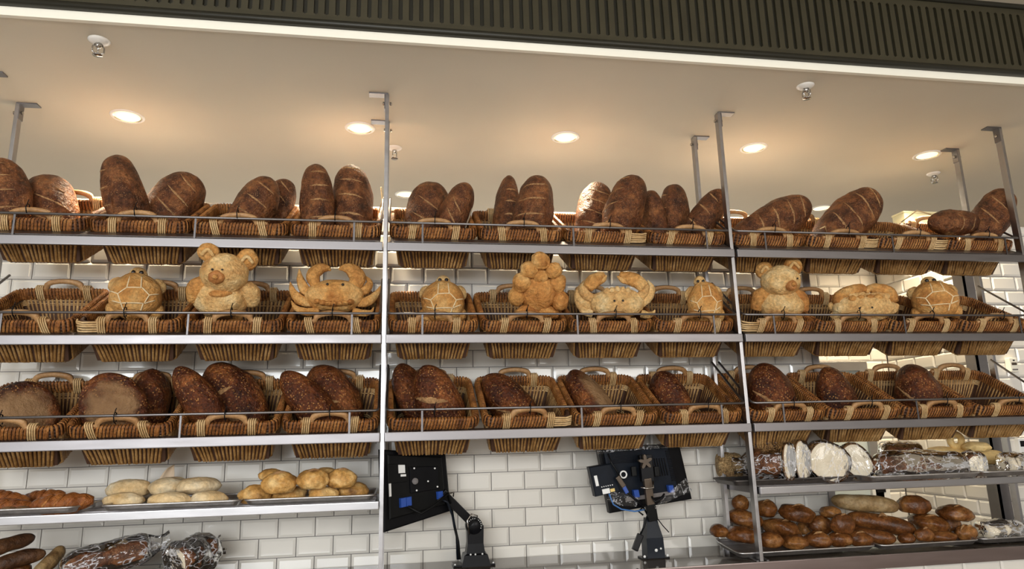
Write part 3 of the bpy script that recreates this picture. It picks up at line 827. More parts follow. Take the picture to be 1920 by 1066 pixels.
def cross(ts, a0, a1, dt, **kw): return [(t-dt, a0, t+dt, a1, kw) for t in ts]
RG = 'dark rye loaves on the top shelves'
KW = dict(w=.055, lift=.0022)
ry = [  # label, base, top, w, h, spin, slashes, extra
 ('dark rye loaf with deep grooves standing beside a round rye loaf end', (-14, 436), (-8, 300), 84, 60, 0, cross((-.4, 0, .4, .75), 70, 150, .05, **KW), {}),
 ('round rye loaf end with two slanting slashes', (88, 440), (88, 331), 98, 92, 0, [(.35, 120, -.15, 50, KW), (-.05, 150, -.45, 80, KW), (.5, 80, .35, 60, KW)], {}),
 ('tall upright rye loaf with a glossy smooth front', (216, 440), (214, 293), 74, 72, -35, cross((-.35, 0, .35, .7), 95, 160, .03, **KW), {}),
 ('broad rye loaf leaning beside the tall glossy one', (262, 440), (368, 331), 92, 76, 0, cross((-.35, 0, .35, .72), 65, 135, .10, **KW), {}),
 ('rye loaf leaning over a shorter one, with three short slashes', (420, 440), (508, 334), 76, 66, 10, cross((0, .35, .7), 70, 140, .05, **KW), {}),
 ('shorter rye loaf half hidden behind a leaning one', (498, 445), (543, 339), 66, 60, -10, cross((.45, .75), 60, 120, .10, **KW), {}),
 ('slim upright rye loaf with level slashes on one flank', (592, 440), (590, 309), 60, 62, 35, cross((-.2, .15, .45, .75), 85, 150, .0, **KW), {}),
 ('plump upright rye loaf beside the rack post', (662, 442), (660, 313), 76, 70, 0, cross((-.25, .15, .5, .8), 60, 130, .05, **KW), {}),
 ('short wide rye loaf with a pale cut cheek', (798, 445), (812, 344), 84, 80, 0, [(.45, 120, .1, 60, KW), (.0, 130, -.3, 60, KW)], dict(cut=(.35, 30, .22, .22))),
 ('short rye loaf with a pale cut edge beside the wide one', (868, 445), (881, 347), 62, 70, 0, [(.5, 120, .2, 70, KW), (.2, 120, -.1, 70, KW)], dict(cut=(.25, 18, .22, .26))),
 ('narrow pointed rye loaf seen edge-on', (950, 450), (954, 331), 46, 60, 25, cross((-.1, .2, .5), 80, 130, .0, **KW), dict(point=.22)),
 ('broad upright rye loaf with four slanting slashes', (1012, 450), (1014, 331), 75, 68, 0, cross((-.3, 0, .35, .68), 60, 150, -.06, **KW), {}),
 ('rye loaf with ladder-like slashes standing in a frayed basket', (1112, 452), (1123, 344), 68, 66, 15, cross((-.25, .05, .35, .62), 60, 140, .04, **KW), {}),
 ('wide rye loaf with slashes along one flank', (1178, 452), (1194, 334), 76, 70, -25, cross((-.3, .1, .45, .75), 90, 160, -.10, **KW), {}),
 ('thin rye loaf wedged between two upright loaves', (1236, 456), (1217, 358), 44, 50, 30, [], {}),
 ('smooth upright rye loaf with faint slashes', (1270, 452), (1264, 346), 56, 60, -20, cross((.3, .65), 95, 150, .02, **KW), {}),
 ('small rye loaf leaning towards the rack post', (1304, 450), (1359, 358), 54, 56, -10, cross((-.1, .3, .65), 70, 140, .08, **KW), {}),
 ('rye loaf leaning over the back of its basket', (1440, 456), (1521, 381), 76, 66, 5, cross((-.35, 0, .38, .7), 60, 140, .10, **KW), {}),
 ('rye loaf with long slashes beside a frayed cane corner', (1590, 462), (1642, 366), 80, 68, 5, cross((-.3, .05, .42, .75), 50, 140, .10, **KW), {}),
 ('low rye loaf lying below the pale yellow box', (1738, 452), (1828, 422), 50, 50, 0, cross((-.1, .4), 60, 120, .05, **KW), {}),
 ('tall dark rye loaf behind a crossed one at the far post', (1872, 462), (1892, 359), 66, 60, 0, cross((.1, .5), 60, 130, .1, **KW), {}),
 ('dark rye loaf crossing in front of a taller one', (1838, 464), (1884, 396), 54, 52, -20, [(.2, 80, -.2, 130, KW)], {}),
]
for i, (lb, b0, t0, w, h, sp, sl_, ex) in enumerate(ry):
    yb = 2.955 if i not in (14, 20, 5) else 2.985
    loaf('rye_loaf', lb, RG, (*b0, yb-.01), (*t0, yb+.075), w, h, sp, 'rye', sl_, **ex)

BG = 'blistered loaves on the lowest sloped shelves'
KB = dict(w=.16, lift=.005, curve=.02)
bo = [
 ('round loaf turned to show a smooth tan underside, by the first post', (40, 842), (44, 714), 116, 80, 180, [], {}),
 ('round loaf turned to show its underside, beside a slashed loaf', (172, 834), (176, 704), 116, 80, 172, [], {}),
 ('blistered loaf with a long pale slash down one flank', (268, 830), (288, 691), 74, 78, -15, [(-.1, 150, .75, 125, KB)], {}),
 ('blistered loaf without slash leaning on a bigger one', (368, 824), (328, 690), 66, 80, 10, [], {}),
 ('large blistered loaf with two level slashes', (458, 826), (392, 685), 100, 84, 0, [(.30, 150, .22, 80, KB), (-.32, 150, -.45, 80, KB)], {}),
 ('blistered oval loaf with a slash near its lower edge', (566, 814), (526, 698), 72, 74, 0, [(.1, 145, -.5, 120, KB)], {}),
 ('large blistered loaf with one wide slash by the rack post', (660, 816), (588, 689), 92, 80, 0, [(.3, 140, -.15, 85, KB)], {}),
 ('narrow blistered loaf edge-on beside the rack post', (756, 818), (743, 682), 58, 84, -30, [], {}),
 ('blistered loaf with a broad pale slash behind a broken handle', (850, 806), (793, 684), 86, 78, 0, [(.38, 150, .05, 70, KB)], {}),
 ('blistered loaf with a thin curved slash beside an empty basket half', (954, 812), (898, 705), 76, 72, 0, [(.1, 140, -.45, 100, dict(w=.08, lift=.004, curve=.04))], {}),
 ('loaf tipped over so its flat underside faces forward', (1132, 796), (1070, 694), 70, 84, -120, [], {}),
 ('blistered loaf with a torn pale tip at its lower end', (1284, 796), (1234, 696), 68, 74, 10, [(.2, 150, -.4, 120, dict(w=.06, lift=.004, curve=.03))], dict(cut=(-.62, 60, .22, .08))),
 ('broad blistered loaf with two long slashes by the tray rack', (1472, 790), (1426, 681), 86, 80, 0, [(.35, 130, -.35, 75, dict(w=.10, lift=.005, curve=.05)), (-.1, 155, -.6, 115, dict(w=.08, lift=.004))], {}),
 ('narrow blistered loaf in an otherwise empty basket', (1596, 792), (1548, 687), 64, 72, -15, [(-.1, 150, -.7, 120, dict(w=.06, lift=.004))], {}),
 ('oval blistered loaf with one long curved slash', (1752, 780), (1702, 683), 78, 76, 5, [(.45, 150, -.45, 90, dict(w=.09, lift=.005, curve=.10))], {}),
]
for lb, b0, t0, w, h, sp, sl_, ex in bo:
    loaf('blistered_loaf', lb, BG, (*b0, 2.945), (*t0, 3.02), w, h, sp, 'boule', sl_, p=2.1, lump=.06, **ex)

# ------------------------------------------------------------------ shaped breads on the middle shelves
# how each shaped bread sits in its basket: shift in photo pixels, depth Y, lean, size
FIGFIT = [(0.0, 0.0, 3.013, 6.0, 1.0), (1.6, 1.8, 3.015, 7.4, 1.056), (-0.8, -1.4, 2.875, 4.5, 0.971), (0.5, -11.8, 2.862, 11.4, 0.9), (-3.2, 3.9, 2.909, -32.0, 1.016), (-0.1, -0.3, 2.942, -17.9, 1.012), (-0.0, -0.0, 2.897, 6.0, 1.0), (-0.2, -1.8, 2.85, 6.3, 0.981), (-0.3, -1.1, 2.858, 5.7, 0.98), (-0.4, 2.3, 2.906, -25.3, 1.044)]
NF = [0]
class Fig:
    """a bread built in a leaning plane; positions in photo pixels at depth Y"""
    def __init__(s, name, label, group, u, v, Y, lean=6):
        du, dv, Y, lean, sz = FIGFIT[NF[0]]; NF[0] += 1
        s.P = atY(u+du, v+dv, Y); s.u, s.v = u, v; s.k = mpp(s.P)*sz
        s.t = thing(name, s.P, label, 'shaped bread', group, rotM('Z', -math.degrees(math.atan2(s.P.x, s.P.y))*.6) @ rotM('X', -lean))
        s.n = 0
    def c(s, u, v, y=0): return Vector(((u-s.u)*s.k, y*s.k, (s.v-v)*s.k))
    def blob(s, name, u, v, rx, rz, ry, mat, y=0, tilt=0, amp=.05, parent=None, sub=4, freq=3.0):
        SEED[0] += 1; b = MB()
        b.blob(s.c(u, v, y), (rx*s.k, ry*s.k, rz*s.k), rotM('Y', tilt), sub, amp, freq, SEED[0]*.73)
        return b.build(name, M_[mat], parent or s.t, True)
    def limb(s, name, pts, mat, parent=None, y=0, sy=.8):
        b = MB(); P = []; Rr = []
        n = len(pts)
        for i in range(n-1):
            for q in range(5):
                f = q/5; a, c_ = pts[i], pts[i+1]
                a0 = pts[max(i-1, 0)]; c2 = pts[min(i+2, n-1)]
                h = [.5*((2*a[j])+(-a0[j]+c_[j])*f+(2*a0[j]-5*a[j]+4*c_[j]-c2[j])*f*f+(-a0[j]+3*a[j]-3*c_[j]+c2[j])*f**3) for j in range(3)]
                P.append(s.c(h[0], h[1], y)); Rr.append(max(.3, h[2])*s.k)
        P.append(s.c(pts[-1][0], pts[-1][1], y)); Rr.append(max(.3, pts[-1][2])*s.k)
        P = [P[0]-(P[1]-P[0])*.4]+P+[P[-1]+(P[-1]-P[-2])*.3]; Rr = [Rr[0]*.35]+Rr+[Rr[-1]*.35]
        SEED[0] += 1; of = SEED[0]*.91
        Rr = [r*(1+.10*noise.noise(Vector((i*.5, of, 0)))) for i, r in enumerate(Rr)]
        b.tube(P, Rr, 12, sx=sy, upv=None)
        return b.build(name, M_[mat], parent or s.t, True)
    def eye(s, u, v, r, y, parent=None):
        b = MB(); b.blob(s.c(u, v, y), (r*s.k, r*s.k*.7, r*s.k), None, 2, .12, 3, u)
        return b.build('eye', M_['eye'], parent or s.t, True)
    def seam(s, uc, vc, rx, rz, ry, pts, parent, y=0, w=1.7):
        """pale seam lines lying on the front of an ellipsoid"""
        P = []
        for i in range(len(pts)-1):
            for q in range(6):
                f = q/6; P.append((pts[i][0]*(1-f)+pts[i+1][0]*f, pts[i][1]*(1-f)+pts[i+1][1]*f))
        P.append(pts[-1]); out = []
        for u, v in P:
            a = (u-uc)/rx; c_ = (v-vc)/rz; d = max(.02, 1-a*a-c_*c_)
            out.append(s.c(u, v, y-ry*math.sqrt(d)-.4))
        b = MB(); b.tube(out, w*s.k, 6, sx=1.0); b.build('seam', M_['line'], parent, True)

TG = 'turtle-shaped loaves'
def turtle(u0, u1, v0, v1, label, Y=2.955, tilt=0, hx=0, mat='gold'):
    uc = (u0+u1)/2; w = u1-u0; h = v1-v0; sv = v0+h*.60
    f = Fig('turtle_loaf', label, TG, uc, v1, Y)
    rx, rz, ry = w*.47, h*.47, w*.34
    sh = f.blob('shell', uc, sv, rx, rz, ry, mat, -4, 0, .035)
    f.blob('head', uc+hx, v0+h*.15, w*.165, h*.155, w*.15, 'gold_pale', -2, 0, .03)
    hd = f.t.children[-1]
    for du in (-1, 1): f.eye(uc+hx+du*w*.07, v0+h*.145, w*.042, -w*.15-2, hd)
    f.eye(uc+hx, v0+h*.02, w*.025, -w*.02, hd)
    for du, fv, a in ((-1, .36, 25), (1, .36, -25), (-1, .86, -25), (1, .86, 25)):
        f.blob('flipper', uc+du*w*.36, v0+h*fv, w*.15, h*.17, w*.13, 'gold_pale' if fv < .5 else mat, 5, a, .05)
    S = lambda *p: f.seam(uc, sv, rx*1.0, rz*1.0, ry, [(uc+a*w, v0+c_*h) for a, c_ in p], sh, -4, w*.0125)
    S((-.10, .25), (-.12, .52)); S((.10, .25), (.12, .52))
    S((-.12, .52), (.14, .51)); S((-.12, .52), (-.27, .64), (-.20, .82)); S((.14, .51), (.27, .64), (.20, .80))
    S((-.20, .82), (.18, .81)); S((-.27, .64), (-.42, .56)); S((.27, .64), (.42, .58)); S((-.20, .82), (-.36, .76)); S((.20, .81), (.37, .72)); S((-.20, .82), (-.15, .95)); S((.18, .81), (.14, .95))
turtle(203, 299, 497, 594, 'turtle loaf with a smooth domed shell in the frayed basket')
turtle(788, 871, 515, 600, 'turtle loaf with wide pale seams beside the rack post')
turtle(1291, 1361, 512, 606, 'narrow turtle loaf leaning beside the rack post', hx=-6)
turtle(1712, 1806, 516, 606, 'broad turtle loaf with plump flippers next to the folded-claw crab', hx=-4)

KG = 'bear-shaped loaves'
f = Fig('bear_loaf', 'large sitting bear loaf with round ears and brown snout', KG, 420, 590, 2.868, -19)
bd = f.blob('body', 418, 553, 46, 40, 34, 'gold_pale', 0, 0, .05)
f.eye(410, 570, 1.4, -33, bd)
hd = f.blob('head', 424, 502, 41, 36, 33, 'gold_pale', -6, 0, .05)
for u, v, rx, rz in ((396, 467, 18, 17), (461, 478, 19, 21)):
    e = f.blob('ear', u, v, rx, rz, 12, 'gold', 4, 0, .05); f.limb('ear_fold', [(u-rx*.55, v+2, 3), (u, v-rz*.5, 3.6), (u+rx*.55, v+2, 3)], 'gold_pale', e, -9)
f.limb('arm', [(396, 520, 14), (378, 535, 18), (373, 560, 12)], 'gold', None, -3); f.limb('arm', [(450, 528, 15), (468, 540, 18), (470, 565, 12)], 'gold_pale', None, -3)
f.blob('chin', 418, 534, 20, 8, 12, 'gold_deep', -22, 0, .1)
sn = f.blob('snout', 414, 499, 14, 12, 12, 'nose', -37, 0, .08); f.blob('nose', 413, 495, 5, 4.5, 5, 'gold_deep', -48, 0, .1, sn, 3)
for u in (407, 423): f.eye(u, 486, 2.2, -35, hd)
for u, a in ((404, -8), (440, 8)): f.blob('foot', u, 608, 14, 38, 14, 'gold', 3, a, .06)

f = Fig('bear_loaf', 'small bear loaf with its head turned towards the folded-claw crab', KG, 1462, 604, 2.885, -12)
bd = f.blob('body', 1466, 572, 40, 32, 30, 'gold_pale', 0, 0, .06)
hd = f.blob('head', 1465, 527, 35, 29, 29, 'gold_pale', -5, 8, .05)
for u, v, rx, rz in ((1439, 507, 16, 17), (1489, 503, 17, 17)):
    e = f.blob('ear', u, v, rx, rz, 11, 'gold', 4, 0, .05); f.limb('ear_fold', [(u-rx*.5, v+2, 2.6), (u, v-rz*.5, 3), (u+rx*.5, v+2, 2.6)], 'gold_pale', e, -8)
f.limb('arm', [(1446, 545, 11), (1428, 555, 15), (1420, 578, 11)], 'gold', None, -3); f.limb('arm', [(1482, 548, 10), (1500, 562, 13), (1503, 585, 10)], 'gold_deep', None, -3)
sn = f.blob('snout', 1477, 533, 10, 10, 9, 'nose', -31, 0, .08); f.blob('nose', 1479, 530, 4, 4, 4, 'gold_deep', -39, 0, .1, sn, 3)
for u in (1467, 1489): f.eye(u, 521, 1.6, -29, hd)
for u, a in ((1448, -20), (1486, 20)): f.blob('foot', u, 598, 15, 12, 17, 'gold', -12, a, .06)

CG = 'crab-shaped loaves'
f = Fig('crab_loaf', 'crab loaf with curved pointed legs spread wide', CG, 626, 600, 2.955)
bd = f.blob('body', 626, 552, 54, 32, 26, 'gold', 0, 0, .06)
f.limb('claw', [(592, 536, 12), (585, 514, 16), (598, 500, 13), (611, 499, 8), (617, 503, 2)], 'gold', None, -4)
f.limb('claw', [(660, 535, 12), (668, 516, 16), (655, 500, 13), (642, 497, 8), (632, 500, 2)], 'gold', None, -4)
for p in ([(586, 548, 8), (571, 540, 10), (562, 520, 7), (559, 500, 1)], [(590, 566, 8), (566, 562, 10), (550, 545, 7), (544, 526, 1)], [(598, 582, 8), (575, 584, 8), (556, 576, 5), (548, 563, 1)],
          [(668, 545, 8), (685, 536, 9), (690, 522, 6), (680, 509, 1)], [(668, 566, 8), (690, 560, 10), (704, 545, 6), (711, 530, 1)], [(660, 582, 8), (680, 585, 7), (694, 582, 4), (699, 573, 1)]): f.limb('leg', p, 'gold', None, 2)
for u in (613, 641): f.eye(u, 537, 2.6, -24, bd)
for k in range(7): f.blob('shell_fold', 596+k*10, 574+(k-3)**2*-.5, 7, 5, 8, 'gold_deep', -20, 0, .1, bd, 3)

f = Fig('crab_loaf', 'crab loaf with two thick claws raised over its back', CG, 1162, 606, 2.955)
bd = f.blob('body', 1160, 568, 53, 30, 25, 'gold_pale', 0, 0, .05)
f.limb('arm', [(1125, 560, 8), (1104, 552, 10), (1096, 538, 10), (1104, 528, 9)], 'gold_pale', None, -2); f.limb('arm', [(1200, 562, 8), (1212, 548, 10), (1214, 534, 10), (1206, 526, 9)], 'gold_pale', None, -2)
c1 = f.limb('claw', [(1104, 538, 11), (1113, 527, 14), (1126, 517, 12), (1138, 510, 5)], 'gold', None, -8); f.limb('pincer', [(1126, 526, 7), (1136, 520, 6), (1142, 513, 1.5)], 'gold', c1, -8)
c2 = f.limb('claw', [(1213, 540, 11), (1200, 527, 14), (1182, 518, 12), (1168, 511, 5)], 'gold', None, -8); f.limb('pincer', [(1184, 527, 7), (1172, 523, 6), (1163, 515, 1.5)], 'gold', c2, -8)
for p in ([(1112, 572, 8), (1092, 560, 9), (1086, 542, 7), (1099, 518, 1)], [(1112, 586, 8), (1097, 580, 8), (1084, 562, 5), (1079, 545, 1)], [(1206, 570, 8), (1220, 556, 10), (1228, 538, 8), (1223, 521, 1)], [(1205, 588, 8), (1218, 592, 7), (1228, 588, 4), (1232, 582, 1)]): f.limb('leg', p, 'gold_pale', None, 4)
for u in (1152, 1168): f.eye(u, 570, 2.3, -25, bd)
for k in range(5): f.blob('shell_fold', 1140+k*10, 545-abs(k-2)*-1.5, 6, 7, 6, 'gold_pale', -16, 0, .08, bd, 3)

f = Fig('crab_loaf', 'crab loaf with both claws folded flat on top', CG, 1622, 606, 2.955)
bd = f.blob('body', 1622, 576, 58, 28, 26, 'gold_pale', 0, 0, .06)
c1 = f.limb('claw', [(1576, 566, 9), (1582, 552, 13), (1604, 544, 15), (1624, 540, 12), (1634, 545, 4)], 'gold', None, -6); c2 = f.limb('claw', [(1676, 570, 11), (1672, 552, 14), (1654, 543, 14), (1638, 541, 10), (1632, 549, 4)], 'gold', None, -6)
f.limb('pincer', [(1598, 554, 5), (1614, 555, 6), (1626, 550, 2)], 'gold_pale', c1, -15); f.limb('pincer', [(1668, 560, 5), (1652, 557, 6), (1638, 553, 2)], 'gold_pale', c2, -15)
for p in ([(1585, 575, 8), (1570, 572, 8), (1566, 562, 5)], [(1588, 590, 8), (1572, 590, 7), (1564, 584, 4)], [(1660, 585, 9), (1676, 582, 8), (1683, 572, 5)]): f.limb('leg', p, 'gold_pale', None, 2)
for u in (1610, 1632): f.eye(u, 583, 2.0, -26, bd)
for k in range(4): f.blob('shell_fold', 1603+k*15, 562, 8, 7, 6, 'gold', -18, 0, .08, bd, 3)

f = Fig('cluster_loaf', 'golden loaf of stacked dough balls tapering to one on top', None, 1008, 602, 2.868, -18)
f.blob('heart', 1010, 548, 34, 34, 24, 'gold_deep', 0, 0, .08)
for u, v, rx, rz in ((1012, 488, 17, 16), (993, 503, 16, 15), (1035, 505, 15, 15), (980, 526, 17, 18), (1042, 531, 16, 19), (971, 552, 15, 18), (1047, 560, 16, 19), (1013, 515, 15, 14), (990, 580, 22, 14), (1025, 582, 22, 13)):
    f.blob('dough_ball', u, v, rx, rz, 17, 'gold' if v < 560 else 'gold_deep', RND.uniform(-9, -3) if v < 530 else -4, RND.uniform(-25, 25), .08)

# ------------------------------------------------------------------ flat shelves, trays and what lies on them
RND.seed(11)
# how the rolls and baguettes lie against each other: shift in photo pixels, depth Y, length or far depth, size
ROLLFIT = {'floured roll resting on the one in front of it': (-0.003, 0.0, 3.067, 0.517, 1.0),
    'floured roll at the corner of the pan': (0.053, 0.021, 2.936, 0.459, 1.0),
    'floured roll lying under the parchment flap': (-0.0, -0.001, 3.052, 0.848, 1.0),
    'long floured roll at the middle of the pan front': (0.001, -0.002, 2.847, 0.513, 1.0),
    'floured roll resting across two others': (-0.023, 0.022, 2.969, 0.886, 1.001),
    'floured roll on a strip of parchment': (-0.001, -0.001, 2.857, 0.647, 1.0),
    'golden roll at the pan corner beside the parchment': (-0.123, -2.425, 2.89, 0.45, 0.989),
    'large golden roll on top at the stack end': (-1.043, -0.732, 2.851, 0.448, 0.975),
    'golden roll under the large top one': (-0.303, -5.41, 2.932, 0.451, 0.981),
    'golden roll on top in the middle of the stack': (-0.186, -1.178, 2.846, 0.448, 0.964),
    'golden roll in the middle of the lower layer': (-0.019, -2.212, 2.885, 0.455, 0.979),
    'golden roll on top nearest the rack post': (0.82, -1.004, 2.882, 0.451, 0.988),
    'golden roll at the lower end beside the rack post': (-0.527, -6.444, 2.942, 0.453, 0.987),
    'golden roll peeking from behind the large top one': (0.0, -0.007, 2.934, 0.676, 1.0),
    'golden roll peeking from behind the upper layer': (-0.003, -0.002, 2.972, 0.961, 1.0),
    'brown roll at the top of the pile beside the front post': (0.001, -0.005, 3.142, 0.458, 1.0),
    'brown roll crowning the pile with a pale torn spot': (0.043, 0.287, 3.112, 0.988, 0.998),
    'glossy brown roll on top pointing towards the counter edge': (-0.002, 0.004, 3.017, 0.473, 1.0),
    'brown roll behind the front post in the middle layer': (-0.002, -0.001, 3.098, 0.485, 1.0),
    'glossy brown roll with a split tip in the middle layer': (-0.0, 0.0, 3.05, 0.679, 1.0),
    'brown roll at the back corner of the pan': (0.001, 0.003, 3.001, 0.971, 1.0),
    'brown roll lying behind the front post at the bottom': (-0.001, 0.003, 2.992, 0.588, 1.0),
    'brown roll at the pan corner in front of the post': (-0.0, -0.002, 2.921, 0.544, 1.0),
    'smooth brown roll at the bottom next to the corner': (0.004, 0.001, 2.915, 0.702, 1.0),
    'brown roll turned sideways in the middle of the pile': (-0.019, -0.017, 3.102, 0.722, 1.0),
    'round-ended brown roll above the bottom row': (-0.0, 0.002, 3.023, 0.465, 1.0),
    'brown roll with a pale score at the bottom centre': (-0.001, 0.001, 2.909, 0.458, 1.0),
    'brown roll with a bright curved score at the bottom': (-0.004, -0.011, 2.906, 0.452, 1.0),
    'round brown roll with a crossed score on top': (-0.003, 0.006, 2.893, 0.453, 1.0),
    'small brown roll at the back of the pile': (0.002, -0.001, 3.015, 0.758, 1.0),
    'brown roll with a long score at the pan end': (0.003, 0.001, 2.904, 0.452, 1.0),
    'fat brown roll at the top beside the dusted baguette': (0.02, -0.003, 3.002, 0.52, 1.0),
    'brown roll with a glossy split end above the bottom row': (-0.001, 0.003, 2.994, 0.761, 1.0),
    'brown roll on top nearest the wrapped white loaf': (0.003, 0.002, 2.945, 0.717, 1.0),
    'brown roll tucked under the long baguette tip': (-0.001, -0.003, 2.89, 0.611, 1.0),
    'brown roll with a small score at the bottom of the pan': (-0.002, -0.004, 2.886, 0.452, 1.0),
    'flat brown roll at the bottom under the split one': (-0.01, 0.002, 2.891, 0.452, 1.0),
    'brown roll standing on edge beside the split one': (-0.0, 0.001, 3.016, 0.531, 1.0),
    'ridged brown roll at the pan end beside the white loaf': (-0.072, -0.119, 2.912, 0.581, 0.996),
    'flour-dusted baguette with scattered seeds on top of the pile': (0.066, 0.011, 3.077, 2.981, 0.997),
    'long brown baguette lying across the pan': (-0.054, -0.12, 3.04, 2.916, 1.0),
    'brown baguette under the long one at the pan edge': (0.022, -0.035, 2.983, 2.866, 1.0),
    'dark baguette on top of the counter pile': (0.875, 2.493, 2.846, 2.996, 1.01),
    'dark baguette in the middle of the counter pile': (0.021, -0.15, 2.87, 2.963, 0.999),
    'short dark baguette leaning at the bagged loaf': (-0.414, -0.494, 2.913, 3.036, 1.002),
    'glossy brown baguette at the bottom of the counter pile': (0.005, 0.097, 2.924, 2.98, 0.999)}
def flat_shelf(x0, x1, z, label):
    t = thing('flat_shelf', ((x0+x1)/2, YBAR, z), label, 'shelf', 'flat tray shelves'); h = (x1-x0)/2
    b = MB(); b.rbox((-h, 0, 0), (h, .014, .030), .003); b.build('front_bar', M_['steel_bright'], t)
    b = MB(); b.rbox((-h, .345, 0), (h, .36, .030), .003); b.build('back_bar', M_['steel'], t)
    for s_ in (-1, 1):
        b = MB(); xa, xb = sorted((s_*h, s_*(h-.014))); b.rbox((xa, .014, .0), (xb, .345, .030), .002); b.build('side_bar', M_['steel'], t)
    for y in (.10, .22):
        b = MB(); b.rbox((-h+.014, y, .018), (h-.014, y+.02, .028), .001); b.build('cross_bar', M_['steel'], t)
flat_shelf(BAYX[0][0], BAYX[0][1], 1.220, 'flat steel shelf carrying pans of pale and brown rolls')
flat_shelf(BAYX[2][0], BAYX[2][1], 1.213, 'flat steel shelf carrying the bagged sliced loaves')
# pair of tray rails on the counter
XR0 = 1.490
for y0, lb in ((0, 'steel tray runner rail on small feet lying across the counter edge'),):
    t = thing('tray_runner', (XR0, 2.81, ZC), lb, 'rail')
    for dx in (0, .045):
        b = MB(); b.rbox((dx-.006, 0, -.006), (dx+.006, .37, .0), .002, Matrix.Translation((0, 0, .0030)) @ Matrix.Rotation(math.radians(6), 4, 'X')); b.build('rail', M_['steel'], t)
    for y in (.30,):
        b = MB(); b.rbox((-.006, y-.008, -.001), (.052, y+.008, .030), .002); b.build('foot', M_['steel_bright'], t)
t = thing('tray_runner', (2.98, 2.87, ZC), 'steel tray runner rail below the sliced white loaf', 'rail')
b = MB(); b.rbox((-.006, 0, -.001), (.006, .31, .0055), .002); b.build('rail', M_['steel'], t)
for y in (.06, .27):
    b = MB(); b.rbox((-.008, y-.008, -.001), (.008, y+.008, .0058), .002); b.build('foot', M_['steel_bright'], t)

def tray(x0, x1, y0, y1, z, label, mat='pan', grp='baking pans', tilt=0):
    t = thing('baking_pan', ((x0+x1)/2, y0, z), label, 'baking pan', grp, rotM('X', tilt)); h = (x1-x0)/2; d = y1-y0
    b = MB(); q = rrect(2*h-.03, d-.03, .02, 4); q2 = rrect(2*h-.004, d-.004, .026, 4); n = len(q)
    vs = [(x, y+.015, .001) for x, y in q] + [(x, y+.015, .0025) for x, y in q] + [(x, y+.002, .022) for x, y in q2] + [(x*1.0, y+.002, .0205) for x, y in q2]
    fs = [tuple(range(n-1, -1, -1)), tuple(n+k for k in range(n))]
    for k in range(n):
        k2 = (k+1) % n
        fs += [(n+k, n+k2, 2*n+k2, 2*n+k), (2*n+k, 2*n+k2, 3*n+k2, 3*n+k), (3*n+k, 3*n+k2, k2, k)]
    b.add(vs, fs); b.build('pan_body', M_[mat], t)
    b = MB(); b.tube([(x, y+.002, .021) for x, y in q2], .0038, 8, closed=True, upv=Vector((0, 0, 1))); b.build('rolled_rim', M_[mat], t, True)
ZT = 1.252
tray(-1.592, atY(140, 960, 2.80).x, 2.792, 3.14, ZT, 'baking pan of glazed brown pastries')
tray(atY(188, 950, 2.80).x, atY(450, 945, 2.80).x, 2.792, 3.14, ZT, 'baking pan of pale floured rolls')
tray(atY(456, 945, 2.80).x, atY(704, 935, 2.80).x, 2.792, 3.14, ZT, 'baking pan of golden rolls stacked in two layers')
ZR = 1.245
tray(1.435, atY(1624, 905, 2.80).x, 2.846, 3.072, ZR, 'blackened baking pan under the standing bread slices', 'pan_dark')
tray(atY(1632, 905, 2.80).x, atY(1842, 900, 2.80).x, 2.792, 3.16, ZR, 'baking pan under the long bagged dark loaf')
tray(atY(1848, 900, 2.80).x, 3.036, 2.80, 3.16, ZR, 'baking pan under the small bagged pale roll')
ZB0 = ZC+.006
def ZB(Y): return ZB0+.004+(Y-2.846)*.105
tray(1.425, atY(1644, 1030, 2.85).x, 2.846, 3.072, ZB0, 'baking pan of brown rolls at the tray runner', tilt=6)
tray(atY(1648, 1025, 2.85).x, atY(1836, 1020, 2.85).x, 2.840, 3.15, ZB0, 'baking pan of long and short brown rolls', tilt=6)
tray(atY(1840, 1015, 2.86).x, 3.036, 2.85, 3.17, ZB0, 'baking pan under the wrapped white loaf')

